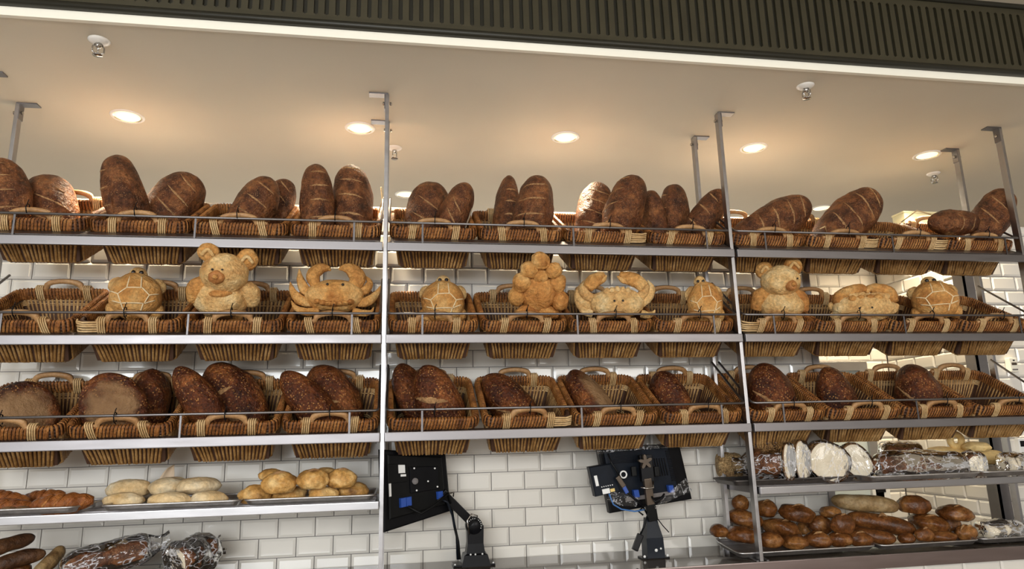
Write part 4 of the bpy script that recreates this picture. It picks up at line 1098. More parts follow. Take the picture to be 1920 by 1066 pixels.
def on(u, v, z, lo=2.845, hi=3.10):
    """point seen at (u, v) at height z, kept on the pan"""
    P = atZ(u, v, z)
    Y = min(hi, max(lo, P.y))
    return Vector((atY(u, v, Y).x, Y, z))
def roll(name, label, group, u, v, rx, rz, ztray, mat, lvl=0, ry=None, yaw=0, tilt=0, slash=0, cat='bread roll', amp=.085, flat=.75, hi=3.10):
    """a roll whose visible outline is rx by rz pixels around (u, v)"""
    SEED[0] += 1
    P = atY(u, v, 2.95); k = mpp(P)
    if lvl: P = atY(u, v, 2.90+.04*lvl)
    elif callable(ztray):
        for _ in range(6): P = on(u, v, ztray(P.y)+.003+rz*k*flat, 2.885, hi)
    else: P = on(u, v, ztray+.004+rz*k*flat, hi=hi)
    k = mpp(P); RX, RZ = rx*k, rz*k; RY = (ry or max(rx, rz)*1.15)*k
    if label in ROLLFIT:
        du, dv, Y, ryf, sz = ROLLFIT[label]
        P = atY(u+du, v+dv, Y); k = mpp(P)*sz; RX, RZ = rx*k, rz*k; RY = (ry or max(rx, rz)*1.15)*ryf*k
        gap = P.z-flat*RZ-(ztray(Y) if callable(ztray) else ztray+.003)
        if 0 < gap < .013: flat = min(1.0, flat+gap/RZ)
    t = thing(name, P, label, cat, group, rotM('Z', yaw) @ rotM('Y', tilt))
    b = MB(); b.blob((0, 0, 0), (RX, RY, RZ), None, 4, amp, 2.6, SEED[0]*.61, flat); b.build('crust', M_[mat], t, True)
    for q in range(slash):
        b = MB(); pts = []
        for i in range(9):
            f = -1+2*i/8; x = (f*.42+(.0 if slash == 1 else (q-.5)*.7))*RX; y = -(.35-.25*f)*RY
            d = max(.05, 1-(x/RX)**2-(y/RY)**2); pts.append((x, y, RZ*math.sqrt(d)*1.015))
        b.tube(pts, [max(.05, math.sin(math.pi*i/8))*.0055 for i in range(9)], 6); b.build('slash', M_['slash'], t, True)
    return t
def stick(name, label, group, p0, p1, rpx, mat, cat='baguette', slash=0, sq=.9):
    """a long loaf between two points (u, v, Y)"""
    SEED[0] += 1
    du, dv, Y0, Y1, sz = ROLLFIT.get(label, (0, 0, p0[2], p1[2], 1))
    A, B = atY(p0[0]+du, p0[1]+dv, Y0), atY(p1[0]+du, p1[1]+dv, Y1); L = (B-A).length; k = mpp((A+B)/2)*sz; r = rpx*k
    ax = (B-A).normalized(); y = Vector((0, 1, 0)); y = (y-ax*y.dot(ax)).normalized(); x = y.cross(ax)
    t = thing(name, A, label, cat, group, basis(x, y, ax))
    b = MB(); pts = []; rad = []; n = 26; of = SEED[0]*.77
    for i in range(n+1):
        f = i/n; e = max(.04, 1-abs(2*f-1)**4)**.5
        pts.append((r*.25*noise.noise(Vector((f*2.2, of, 0))), r*.2*noise.noise(Vector((f*2, of, 5))), L*f)); rad.append(r*e*(1+.10*noise.noise(Vector((f*5, of, 2)))))
    b.tube(pts, rad, 16, sx=sq, upv=Vector((0, 1, 0))); b.build('crust', M_[mat], t, True)
    for q in range(slash):
        f0 = (q+.6)/(slash+.2); b = MB(); p_ = []
        for i in range(7):
            f = f0-.07+.14*i/6; j = min(n, int(f*n)); a = -.9+1.5*i/6
            p_.append(Vector(pts[j])+Vector((-math.cos(a)*rad[j]*1.0*sq, -abs(math.sin(a))*rad[j]*.8-rad[j]*.45, L*f-pts[j][2])))
        b.tube(p_, [max(.1, math.sin(math.pi*i/6))*r*.2 for i in range(7)], 6); b.build('slash', M_['slash'], t, True)
    return t
# pastries
def pastry(u, v, L, r, tilt, label, Y):
    SEED[0] += 1; P = atY(u, v, Y); k = mpp(P); L *= k; r *= k
    t = thing('glazed_pastry', P, label, 'pastry', 'glazed pastries on the pan', rotM('Y', -tilt))
    b = MB(); pts = []; rad = []; n = 40
    for i in range(n+1):
        f = i/n; e = max(.06, math.sin(math.pi*(.08+.84*f)))**.7
        rad.append(r*e*(1+.14*abs(math.sin(f*math.pi*5))+.05*noise.noise(Vector((f*9, SEED[0], 0))))); pts.append((-L/2+L*f, -r*.5*math.sin(math.pi*f), r*.06*math.sin(f*9)))
    b.tube(pts, rad, 16, sx=1.1); b.build('crust', M_['pastry'], t, True)
    for q in range(4):
        f = .2+.2*q; b = MB(); a_ = []
        for i in range(8):
            th = -1.3+2.4*i/7; j = int((f+.03*i)*n); j = min(j, n)
            a_.append((pts[j][0], pts[j][1]-math.cos(th)*rad[j]*1.06, math.sin(th)*rad[j]*1.0+.001))
        b.tube(a_, [max(.15, math.sin(math.pi*i/7))*r*.16 for i in range(8)], 6); b.build('fold', M_['pastry'], t, True)
pastry(16, 934, 74, 14, -12, 'glazed pastry at the back of the pan by the first post', 3.0)
pastry(30, 948, 90, 13, -8, 'glazed pastry lying in front by the first post', 2.945)
pastry(84, 932, 70, 14, 4, 'glazed pastry at the back beside the long folded one', 3.09)
pastry(118, 944, 106, 19, 4, 'long folded glazed pastry at the end of the pan', 2.88)
PG = 'pastries, small ends'
for u, lb in ((15, 'small pale pastry end lying against the pan edge'), (40, 'second pale pastry end beside the long folded pastry')): roll('pastry_end', lb, PG, u, 957, 14, 7, ZT, 'underside', cat='pastry')

FG = 'pale floured rolls'
for u, v, rx, rz, lv, lb in ((241, 917, 40, 19, 2, 'floured roll resting on the one in front of it'), (232, 938, 37, 15, 0, 'floured roll at the corner of the pan'), (318, 912, 36, 18, 3, 'floured roll lying under the parchment flap'),
     (316, 938, 38, 16, 0, 'long floured roll at the middle of the pan front'), (372, 910, 38, 17, 1, 'floured roll resting across two others'), (392, 935, 33, 15, 0, 'floured roll on a strip of parchment')):
    roll('floured_roll', lb, FG, u, v, rx, rz, ZT, 'flour', lv, ry=rx*1.2)
GG = 'golden rolls stacked on the pan'
for u, v, rx, rz, lv, lb in ((478, 930, 30, 19, 0, 'golden roll at the pan corner beside the parchment'), (525, 907, 34, 23, 1, 'large golden roll on top at the stack end'), (543, 931, 33, 16, 0, 'golden roll under the large top one'),
     (587, 901, 31, 21, 1, 'golden roll on top in the middle of the stack'), (606, 928, 29, 15, 0, 'golden roll in the middle of the lower layer'), (640, 899, 28, 20, 1, 'golden roll on top nearest the rack post'), (661, 926, 30, 17, 0, 'golden roll at the lower end beside the rack post'),
     (508, 890, 22, 12, 4, 'golden roll peeking from behind the large top one'), (610, 886, 24, 10, 4, 'golden roll peeking from behind the upper layer')):
    roll('golden_roll', lb, GG, u, v, rx, rz, ZT, 'roll', lv, ry=rx*1.7, yaw=RND.uniform(-12, 12), slash=1 if lv == 1 else 0)
# parchment
P = atY(318, 896, 3.125); k = mpp(P)
b = MB(); vs = []; n = 10
for i in range(n+1):
    for j in range(7):
        f, g = i/n, j/6
        vs.append((((1-g)*(-38*(1-f)**.6)+9-2*f)*k, (.02*math.sin(g*2.5)-.02*f), (f*50-26)*k))
fs = [(i*7+j, i*7+j+1, i*7+8+j, i*7+7+j) for i in range(n) for j in range(6)]
b.add(vs, fs); o = b.build('parchment_flap', M_['paper'], None, True); o.location = P
md = o.modifiers.new('thick', 'SOLIDIFY'); md.thickness = .0015
tag(o, 'stiff parchment flap curling up behind the floured rolls', 'paper')
P = atY(392, 946, 2.815); k = mpp(P)
b = MB(); b.rbox((-44*k, 0, -.004), (34*k, .10, -.002), .0005); b.rbox((-44*k, -.002, -.004), (34*k, 0.0, .012), .0005)
o = b.build('parchment_strip', M_['paper'], None); o.location = (P.x, 2.815, ZT+.008); tag(o, 'strip of parchment lining the pan below a floured roll', 'paper')

# dark baguettes and bagged loaves on the counter
DG = 'dark baguettes on the counter'
stick('dark_baguette', 'dark baguette on top of the counter pile', DG, (-40, 1034, 2.93), (64, 1003, 3.04), 15, 'baguette')
stick('dark_baguette', 'dark baguette in the middle of the counter pile', DG, (-30, 1066, 2.93), (86, 1034, 3.02), 16, 'baguette')
stick('dark_baguette', 'short dark baguette leaning at the bagged loaf', DG, (66, 1082, 2.95), (120, 1026, 3.06), 14, 'dusted')
stick('dark_baguette', 'glossy brown baguette at the bottom of the counter pile', DG, (-30, 1078, 2.90), (60, 1062, 2.93), 17, 'brownroll')
for i_, lb in enumerate(('dark baguette lying on the counter edge under the pile', 'dark baguette lying on the counter in the middle under the pile', 'dark baguette lying on the counter against the wall under the pile')):
    y_ = 2.86+.085*i_; z_ = ZC+.032
    stick('dark_baguette', lb, DG, (*proj((-1.50, y_, z_)), y_), (*proj((-1.20, y_, z_)), y_), 15, 'baguette')
def bag_mb(S, grow, seed, t_end=0.0):
    """crinkled film around a loaf surface"""
    def F(t, th, o=0.0):
        p = S(t, th, grow*(1+.9*noise.noise(Vector((math.cos(th)*2.6, math.sin(th)*2.6, t*3.4+seed)))+.6*abs(noise.noise(Vector((math.cos(th)*6, math.sin(th)*6, t*9+seed))))))
        return p
    return loaf_mb(F, 30, 30)
def bagged_loaf(name, label, grp, base, top, wpx, hpx, spin, mat, cutend=None, grow=.006, tail=None, slices=0, bag='bag', cat='bagged bread', bag_on=True, **kw):
    SEED[0] += 1
    P0 = atY(*base); P1 = atY(*top); ax = (P1-P0); L = ax.length; ax.normalize(); s_ = mpp((P0+P1)/2); W, H = wpx*s_, hpx*s_
    view = Vector((0, 0, EYE))-(P0+P1)/2; y = -(view-ax*view.dot(ax)).normalized(); x = y.cross(ax).normalized()
    t = thing(name, P0, label, cat, grp, basis(x, y, ax) @ rotM('Z', spin))
    S = loaf_fn(L, W, H, SEED[0]*1.37, p=4.5, **kw); mb = loaf_mb(S); cz = None
    if cutend:                               # flatten one end to a cut face
        zc = L*cutend[1]; sgn = cutend[0]
        mb.v = [(v[0], v[1], min(v[2], zc) if sgn > 0 else max(v[2], zc)) for v in mb.v]
    mb.build('crust', M_[mat], t, True)
    if cutend:
        tt = (cutend[1]-.5)*2; n = 36
        b = MB(); vs = [(0, -H*.12, zc+.002*sgn)]
        for k in range(n):
            p = S(max(-.9, min(.9, tt)), 2*math.pi*k/n); vs.append((p.x*.94, p.y*.94, zc+.0015*sgn))
        b.add(vs, [(0, 1+k, 1+(k+1) % n) if sgn > 0 else (0, 1+(k+1) % n, 1+k) for k in range(n)]); b.build('cut_face', M_['crumb'], t, False)
    for q in range(slices):                  # slice lines
        z = L*(.2+.6*(q+.5)/slices); b = MB(); tt = (z/L-.5)*2
        b.tube([S(tt, 2*math.pi*k/24, .0006) for k in range(24)], .0012, 5, closed=True); b.build('slice_edge', M_['crumb'], t, True)
    if bag_on:
        bg_ = bag_mb(S, grow, SEED[0]*2.1); o = bg_.build('clear_bag', M_[bag], t, True)
        if tail:
            sg = tail; z0 = L*(1 if sg > 0 else 0); b = MB(); n = 20; vs = []
            for i in range(9):
                f = i/8; r = (W*.34)*(1-f)**1.6+.010+.030*f*f
                for k in range(n):
                    a = 2*math.pi*k/n; rr = r*(1+.30*noise.noise(Vector((math.cos(a)*3, math.sin(a)*3, f*2+SEED[0]))))
                    vs.append((rr*math.cos(a), rr*math.sin(a)*.7, z0+sg*(-.01+f*.075)))
            b.add(vs, [(i*n+k, i*n+(k+1) % n, (i+1)*n+(k+1) % n, (i+1)*n+k) for i in range(8) for k in range(n)]); b.build('bag_tail', M_[bag], o, True)
    return t
WG = 'bagged loaves'
bagged_loaf('bagged_loaf', 'dark crusty loaf in a shiny clear bag beside the baguettes', WG, (116, 1070, 2.93), (285, 1022, 3.00), 52, 60, 0, 'rye', None, .008, 1)
bagged_loaf('bagged_loaf', 'bagged dark loaf with a white cut face on the counter', WG, (392, 1030, 3.08), (318, 1060, 2.92), 66, 66, 0, 'rye', (1, .92), .009, -1)
bagged_loaf('bagged_loaf', 'flat bagged loaf in crinkled film under the dark ones', WG, (190, 1098, 3.03), (335, 1088, 3.04), 38, 36, 0, 'boule', None, .008, 1)

# bagged and sliced loaves on the far flat shelf
bagged_loaf('seeded_loaf', 'seeded loaf lying at the open end of the flat shelf', None, (1342, 872, 3.13), (1392, 872, 3.10), 46, 40, 0, 'seeded', None, bag_on=False, cat='bread loaf')
bagged_loaf('bagged_loaf', 'dark loaf in a crinkled bag with two slices leaning on it', WG, (1402, 870, 2.99), (1474, 864, 2.92), 66, 62, 0, 'rye', None, .010, -1)
def slice_(u, v, rx, rz, Y, yaw, tilt, label, thick=.018):
    SEED[0] += 1; P = atY(u, v, Y); k = mpp(P)
    t = thing('bread_slice', P, label, 'bread slice', 'standing bread slices', rotM('Z', yaw) @ rotM('Y', tilt)); n = 40
    rim = []
    for i in range(n):
        a = 2*math.pi*i/n; c, s_ = math.cos(a), math.sin(a); q = 1+.04*noise.noise(Vector((c*1.5, s_*1.5, SEED[0])))
        rim.append((math.copysign(abs(c)**.8, c)*rx*k*q, math.copysign(abs(s_)**.8, s_)*rz*k*q))
    b = MB(); vs = [(x, -thick/2, z) for x, z in rim]+[(x, thick/2, z) for x, z in rim]+[(x*.95, -thick/2-.001, z*.95) for x, z in rim]
    b.add(vs, [(i, (i+1) % n, n+(i+1) % n, n+i) for i in range(n)]+[(i, 2*n+i, 2*n+(i+1) % n, (i+1) % n) for i in range(n)]+[tuple(n+i for i in range(n))]); b.build('crust', M_['underside'], t)
    b = MB(); b.add([(x*.95, -thick/2-.001, z*.95) for x, z in rim], [tuple(range(n-1, -1, -1))]); b.build('crumb_face', M_['crumb'], t)
    b = MB()
    def F(tt, th):
        return Vector((0, 0, 0))
    vs = []
    for yy, g in ((-thick*1.1, .80), (-thick*.95, 1.02), (0, 1.08), (thick*1.2, 1.05)):
        for i, (x, z) in enumerate(rim):
            w_ = 1+.04*noise.noise(Vector((x*40, z*40, yy*90))); vs.append((x*g*w_, yy+.004*noise.noise(Vector((x*60, z*60, SEED[0]))), z*g*w_))
    b.add(vs, [(j*n+i, j*n+(i+1) % n, (j+1)*n+(i+1) % n, (j+1)*n+i) for j in range(3) for i in range(n)]+[tuple(range(n-1, -1, -1))]); b.build('clear_film', M_['bag'], t, True)
slice_(1477, 864, 14, 33, 2.845, 14, 3, 'narrow white bread slice standing against the crinkled bag')
slice_(1502, 862, 16, 36, 2.875, 8, 2, 'white bread slice standing behind the narrow one', .022)
slice_(1551, 865, 38, 34, 2.872, -8, 24, 'large round wrapped bread slice tilted on its edge', .035)
slice_(1604, 864, 25, 33, 2.925, -12, -32, 'wrapped white half slice leaning beside the large round one', .03)
bagged_loaf('bagged_loaf', 'long dark sliced loaf in a clear bag lying along the shelf', WG, (1640, 872, 2.88), (1806, 872, 2.88), 50, 44, 0, 'rye', None, .007, None, 6)
bagged_loaf('bagged_loaf', 'short bagged loaf end with a white cut face beside the long sliced loaf', WG, (1812, 872, 2.97), (1840, 874, 2.865), 48, 48, 0, 'rye', (1, .93), .007, None)
bagged_loaf('bagged_loaf', 'bagged loaf end with a grey-white cut face behind the long sliced loaf', WG, (1648, 850, 3.11), (1728, 850, 3.05), 40, 40, 0, 'rye', (1, .9), .006, None)
k_ = bagged_loaf('corn_loaf', 'long pale yellow loaf behind the sliced loaf, tied with a knot', None, (1738, 850, 3.10), (1876, 857, 3.10), 30, 34, 0, 'corn', None, bag_on=False, cat='bread loaf')
P = atY(1792, 825, 3.08); k = mpp(P)
b = MB(); pts = [(16*k*math.cos(a)*.75, 0, 14*k*math.sin(a)*.8) for a in [2*math.pi*i/20 for i in range(20)]]
b.tube(pts, 6*k, 10, closed=True); o = b.build('dough_knot', M_['corn'], None, True); o.location = P; tag(o, 'pale yellow ring-shaped dough knot on top of the corn loaf', 'bread')
roll('corn_bun', 'pale yellow bun beside the dough knot', None, 1830, 838, 22, 11, ZR, 'corn', 3, cat='bread roll')
bagged_loaf('bagged_loaf', 'small pale roll in a clear bag near the far post', WG, (1876, 872, 2.90), (1918, 870, 2.90), 40, 44, 0, 'crumb', None, .007, 1)
bagged_loaf('bagged_loaf', 'second pale bagged roll past the far post', WG, (1916, 872, 2.92), (1958, 870, 2.92), 40, 44, 0, 'flour', None, .007, 1)

# brown rolls on the lower pans
RB = 'brown rolls piled on the lower pans'
q = 1/3.862
def zc1(x, y): return 1300+x*q, 790+y*q
def zc2(x, y): return 1600+x*q, 790+y*q
lab = ['brown roll at the top of the pile beside the front post', 'brown roll crowning the pile with a pale torn spot', 'glossy brown roll on top pointing towards the counter edge', 'brown roll behind the front post in the middle layer', 'glossy brown roll with a split tip in the middle layer', 'brown roll at the back corner of the pan',
       'brown roll lying behind the front post at the bottom', 'brown roll at the pan corner in front of the post', 'smooth brown roll at the bottom next to the corner', 'brown roll turned sideways in the middle of the pile', 'round-ended brown roll above the bottom row', 'brown roll with a pale score at the bottom centre', 'brown roll with a bright curved score at the bottom',
       'round brown roll with a crossed score on top', 'small brown roll at the back of the pile', 'brown roll with a long score at the pan end']
for i, (x, y, rx, rz, lv, ti, sl_) in enumerate([(340, 590, 62, 58, 4, 0, 0), (525, 630, 80, 68, 3, 8, 1), (750, 665, 125, 68, 1, 10, 1), (370, 705, 130, 66, 3, 14, 0), (640, 775, 135, 72, 1, 16, 1), (185, 790, 60, 50, 5, 0, 0), (350, 820, 115, 60, 3, 6, 0), (560, 860, 95, 60, 0, 5, 0), (735, 870, 95, 52, 0, 0, 0),
        (805, 775, 62, 66, 2, 0, 0), (915, 750, 92, 68, 2, 8, 0), (905, 855, 95, 58, 0, 4, 1), (1060, 852, 85, 52, 0, 4, 1), (1080, 745, 88, 76, 1, 4, 1), (990, 655, 75, 46, 4, 0, 0), (1205, 850, 90, 56, 0, 6, 1)]):
    u, v = zc1(x, y); roll('brown_roll', lab[i], RB, u, v, rx*q, rz*q, ZB, 'brownroll', lv, ry=max(rx, rz)*q*1.5, tilt=ti, slash=sl_, yaw=RND.uniform(-25, 5))
stick('dusted_baguette', 'flour-dusted baguette with scattered seeds on top of the pile', RB, (*zc2(-160, 560), 3.08), (*zc2(330, 615), 2.98), 17, 'dusted')
stick('brown_baguette', 'long brown baguette lying across the pan', RB, (*zc2(-60, 690), 3.04), (*zc2(455, 790), 2.90), 18, 'brownroll', slash=1)
stick('brown_baguette', 'brown baguette under the long one at the pan edge', RB, (*zc2(-20, 800), 2.97), (*zc2(310, 850), 2.86), 14, 'brownroll')
lab = ['fat brown roll at the top beside the dusted baguette', 'brown roll with a glossy split end above the bottom row', 'brown roll on top nearest the wrapped white loaf', 'brown roll tucked under the long baguette tip', 'brown roll with a small score at the bottom of the pan', 'flat brown roll at the bottom under the split one', 'brown roll standing on edge beside the split one', 'ridged brown roll at the pan end beside the white loaf']
for i, (x, y, rx, rz, lv, ti, sl_) in enumerate([(440, 605, 112, 72, 3, 6, 0), (550, 740, 135, 70, 1, 14, 1), (735, 665, 120, 62, 2, 8, 1), (385, 845, 64, 38, 0, 0, 0), (515, 820, 75, 54, 0, 4, 1), (655, 835, 95, 42, 0, 0, 0), (705, 745, 74, 66, 2, 20, 0), (815, 805, 75, 58, 0, 0, 2)]):
    u, v = zc2(x, y); roll('brown_roll', lab[i], RB, u, v, rx*q, rz*q, ZB, 'brownroll', lv, ry=max(rx, rz)*q*1.3, tilt=ti, slash=sl_, yaw=RND.uniform(-25, 5))
bagged_loaf('bagged_loaf', 'wrapped white loaf with its cut side showing on the end pan', WG, (1834, 996, 2.95), (1908, 994, 2.95), 38, 46, 0, 'crumb', None, .006, 1)

# ------------------------------------------------------------------ monitors
def quad_panel(cs, thick, name, mat, parent, O, inset=(0, 1, 0, 1), lift=0.0, r=.004):
    """slab on the bilinear patch of four corners (TL, TR, BR, BL); inset selects a sub-rectangle, lift raises it to the viewer"""
    TL, TR, BR, BL = cs
    def at(a, c): return TL*(1-a)*(1-c)+TR*a*(1-c)+BR*a*c+BL*(1-a)*c
    nrm = (TR-TL).cross(BL-TL).normalized()
    if nrm.y > 0: nrm = -nrm
    a0, a1, c0, c1 = inset
    q_ = [at(a0, c0), at(a1, c0), at(a1, c1), at(a0, c1)]
    f = [p+nrm*lift-O for p in q_]; bk = [p+nrm*(lift-thick)-O for p in q_]
    cen = sum(f, Vector())/4
    ft = [p+(cen-p)*.04+nrm*0 for p in f]; f2 = [p-nrm*min(r, thick*.4) for p in f]
    b = MB(); b.add(ft+f2+bk, [(0, 1, 2, 3), (0, 4, 5, 1), (1, 5, 6, 2), (2, 6, 7, 3), (3, 7, 4, 0), (4, 8, 9, 5), (5, 9, 10, 6), (6, 10, 11, 7), (7, 11, 8, 4), (11, 10, 9, 8)])
    o = b.build(name, M_[mat], parent)
    bm = bmesh.new(); bm.from_mesh(o.data); bmesh.ops.recalc_face_normals(bm, faces=bm.faces); bm.to_mesh(o.data); bm.free()
    return o
def qpt(cs, a, c, lift, O):
    TL, TR, BR, BL = cs; nrm = (TR-TL).cross(BL-TL).normalized()
    if nrm.y > 0: nrm = -nrm
    return TL*(1-a)*(1-c)+TR*a*(1-c)+BR*a*c+BL*(1-a)*c+nrm*lift-O
# monitor by the post
O = atZ(890, 1050, ZC); O.y = 3.10; O = Vector((atY(889, 1050, 3.10).x, 3.10, ZC))
t = thing('monitor', O, 'black monitor seen from behind, angled on an arm beside the rack post', 'monitor', 'monitors seen from behind')
cs = [atY(716, 842, 2.92), atY(836, 850, 3.08), atY(846, 957, 3.08), atY(720, 998, 2.92)]
sc_ = quad_panel(cs, .030, 'rear_shell', 'black', t, O)
quad_panel(cs, .016, 'rear_housing', 'black_matte', t, O, (.06, .90, .06, .86), .014)
quad_panel(cs, .012, 'mount_plate', 'black', t, O, (.36, .80, .22, .58), .026)
quad_panel(cs, .004, 'sticker', 'black_matte', t, O, (.05, .33, .18, .42), .018)
quad_panel(cs, .003, 'white_label', 'white', t, O, (.20, .30, .19, .30), .0195)
quad_panel(cs, .003, 'white_label', 'white', t, O, (.23, .31, .315, .345), .0195)
quad_panel(cs, .003, 'barcode_label', 'white', t, O, (.055, .085, .42, .58), .0195)
for a in (.20, .28, .76): quad_panel(cs, .016, 'video_plug', 'blue', t, O, (a, a+.075, .62, .74), .030)
for a, c in ((.42, .24), (.74, .25), (.44, .55), (.76, .54), (.62, .44)):
    b = MB(); b.blob(qpt(cs, a, c, .028, O), (.004, .004, .004), None, 2, 0); b.build('screw', M_['white'], t, True)
b = MB(); b.lathe([(.0, -.004), (.013, -.004), (.013, .004), (.0, .006)], 16, Matrix.Translation(qpt(cs, .42, .42, .03, O)) @ Matrix.Rotation(1.4, 4, 'X')); b.build('knob', M_['grout'], t, True)
def rel(u, v, Y): return atY(u, v, Y)-O
for pts, mt, r in (([qpt(cs, .28, .74, .04, O), qpt(cs, .42, .86, .06, O), qpt(cs, .62, .80, .06, O), qpt(cs, .85, .66, .06, O), rel(846, 950, 3.07), rel(852, 985, 3.09), rel(859, 1015, 3.09), rel(862, 1048, 3.09)], 'black_matte', .006),
                   ([qpt(cs, .79, .74, .03, O), qpt(cs, .85, .80, .05, O), rel(848, 965, 3.07), rel(856, 1000, 3.10), rel(858, 1048, 3.11)], 'navy', .005)):
    b = MB(); b.tube(pts, r, 8); b.build('cable', M_[mt], t, True)
ar = MB()
def bar(b, A, B, w, th):
    ax = (B-A).normalized(); y = Vector((0, 1, 0)); y = (y-ax*y.dot(ax)).normalized(); x = y.cross(ax)
    M = basis(x, y, ax).to_4x4(); M.translation = A; b.rbox((-w/2, -th/2, 0), (w/2, th/2, (B-A).length), .004, M)
bar(ar, rel(828, 922, 3.06), rel(888, 982, 3.09), .036, .045); o = ar.build('arm', M_['black'], t)
b = MB(); b.lathe([(.0, -.024), (.034, -.024), (.036, -.02), (.036, .02), (.034, .024), (.0, .024)], 24, Matrix.Translation(rel(888, 984, 3.09)) @ Matrix.Rotation(math.pi/2, 4, 'X')); o = b.build('joint', M_['black'], t, True)
for k in range(11):
    a = -1.9+k*.30; b = MB(); b.blob(rel(888, 984, 3.09)+Vector((.030*math.sin(a+.8), -.026, .030*math.cos(a+.8))), (.0022, .002, .0022), None, 2, 0); b.build('scale_mark', M_['white'], o, True)
b = MB(); b.tube([rel(880, 1002, 3.03), rel(876, 975, 3.03), rel(884, 963, 3.04), rel(895, 966, 3.05), rel(893, 975, 3.06)], .003, 6); b.build('retaining_clip', M_['chrome'], t, True)
b = MB(); b.tube([rel(820, 938, 3.0), rel(838, 926, 3.0), rel(851, 922, 3.02), rel(850, 930, 3.03)], .003, 6); b.build('retaining_clip', M_['chrome'], t, True)
b = MB(); zt_ = rel(888, 984, 3.09).z
vs = []
for z, w, d in ((.0, .062, .05), (.045, .050, .045), (.05, .040, .036), (zt_*.55, .034, .032), (zt_, .036, .030)):
    vs += [(-w+.004, -d, z), (w+.004, -d, z), (w+.004, d, z), (-w+.004, d, z)]
b.add(vs, [(i*4+k, i*4+(k+1) % 4, i*4+4+(k+1) % 4, i*4+4+k) for i in range(4) for k in range(4)]+[(3, 2, 1, 0), (16, 17, 18, 19)]); b.build('column', M_['black'], t)
b = MB(); b.rbox((-.092, -.045, 0), (.086, .05, .008), .003); b.build('base_plate', M_['black'], t)
for x, y in ((-.085, -.03), (.078, -.03), (.0, -.048), (-.02, -.046), (.03, -.046)):
    b = MB(); b.blob((x, y-.006, .010 if abs(x) > .05 else .05), (.004, .004, .004), None, 2, 0); b.build('screw', M_['white'], t, True)

# monitor at the middle of the counter
O = Vector((atY(1226, 1046, 3.02).x, 3.02, ZC))
t = thing('monitor', O, 'dark monitor seen from behind with a small device clipped to one side', 'monitor', 'monitors seen from behind')
cs = [atY(1121, 838, 2.99), atY(1274, 832, 3.05), atY(1298, 935, 3.09), atY(1144, 962, 3.02)]
quad_panel(cs, .030, 'rear_shell', 'black', t, O)
quad_panel(cs, .016, 'rear_housing', 'navy', t, O, (.05, .84, .05, .80), .014)
for k in range(18):
    quad_panel(cs, .004, 'vent_rib', 'black', t, O, (.78, .83, .10+.03*k, .118+.03*k), .0165)
for k in range(7): quad_panel(cs, .004, 'vent_rib', 'black', t, O, (.56+.03*k, .572+.03*k, .22, .52), .0165)
for k in range(9): quad_panel(cs, .004, 'vent_rib', 'black', t, O, (.12, .50, .07+.022*k, .078+.022*k), .0165)
quad_panel(cs, .014, 'port_panel', 'grout', t, O, (.20, .80, .68, .86), .012)
for a in (.28, .70): quad_panel(cs, .018, 'video_plug', 'blue', t, O, (a, a+.06, .68, .80), .034)
dv = [atY(1105, 876, 2.95), atY(1152, 868, 2.96), atY(1163, 921, 2.97), atY(1117, 931, 2.96)]
dvo = quad_panel(dv, .035, 'side_device', 'navy', t, O)
quad_panel(dv, .003, 'barcode_label', 'white', dvo, O, (.10, .22, .30, .66), .0015)
quad_panel(dv, .003, 'white_label', 'white', dvo, O, (.30, .60, .80, .97), .0015)
quad_panel(dv, .003, 'yellow_label', 'yellowlabel', dvo, O, (.62, .80, .84, .95), .0015)
for k in range(6): quad_panel(dv, .002, 'port_symbol', 'white', dvo, O, (.30+.085*k, .335+.085*k, .70, .735), .0012)
P = atY(1169, 889, 2.965)-O
b = MB(); b.tube([P+Vector((.014*math.cos(a), 0, .014*math.sin(a))) for a in [2*math.pi*i/24 for i in range(24)]], .0036, 6, closed=True, upv=Vector((0, 1, 0))); b.build('ring_emblem', M_['white'], t, True)
def rel(u, v, Y): return atY(u, v, Y)-O
st = MB(); vs = []; C = rel(1209, 865, 2.955); n = 50
for y in (-.012, .008):
    for i in range(n):
        a = 2*math.pi*i/n; r = .022+.010*math.cos(5*a+.6); vs.append(C+Vector((r*math.sin(a), y, r*math.cos(a))))
st.add(vs, [(i, (i+1) % n, n+(i+1) % n, n+i) for i in range(n)]+[tuple(range(n)), tuple(2*n-1-i for i in range(n))]); st.build('star_knob', M_['brownmetal'], t)
b = MB(); bar(b, rel(1209, 852, 2.985), rel(1214, 902, 2.985), .058, .03); b.build('mount_head', M_['black'], t)
for u in (1187, 1230):
    b = MB(); bar(b, rel(u, 874, 2.98), rel(u+2, 892, 2.98), .022, .018); b.build('clamp_block', M_['black_matte'], t)
b = MB(); bar(b, rel(1213, 896, 2.975), rel(1220, 950, 2.985), .034, .022); b.build('arm', M_['brownmetal'], t)
b = MB(); bar(b, rel(1219, 944, 2.985), rel(1224, 975, 2.995), .042, .028); b.build('arm_joint', M_['black_matte'], t)
b = MB(); b.tube([rel(1201, 913, 2.95), rel(1212, 915, 2.945), rel(1225, 914, 2.945), rel(1224, 902, 2.95)], .0035, 6); b.build('retaining_clip', M_['chrome'], t, True)
zj = rel(1224, 975, 3.0).z; b = MB(); vs = []
for z, w, d in ((.004, .040, .035), (zj*.55, .038, .034), (zj*.9, .026, .024), (zj+.01, .024, .02)):
    xo = -.004*z/zj
    vs += [(-w+xo, -d, z), (w+xo, -d, z), (w+xo, d, z), (-w+xo, d, z)]
b.add(vs, [(i*4+k, i*4+(k+1) % 4, i*4+4+(k+1) % 4, i*4+4+k) for i in range(3) for k in range(4)]+[(3, 2, 1, 0), (12, 13, 14, 15)]); b.build('column', M_['navy'], t)
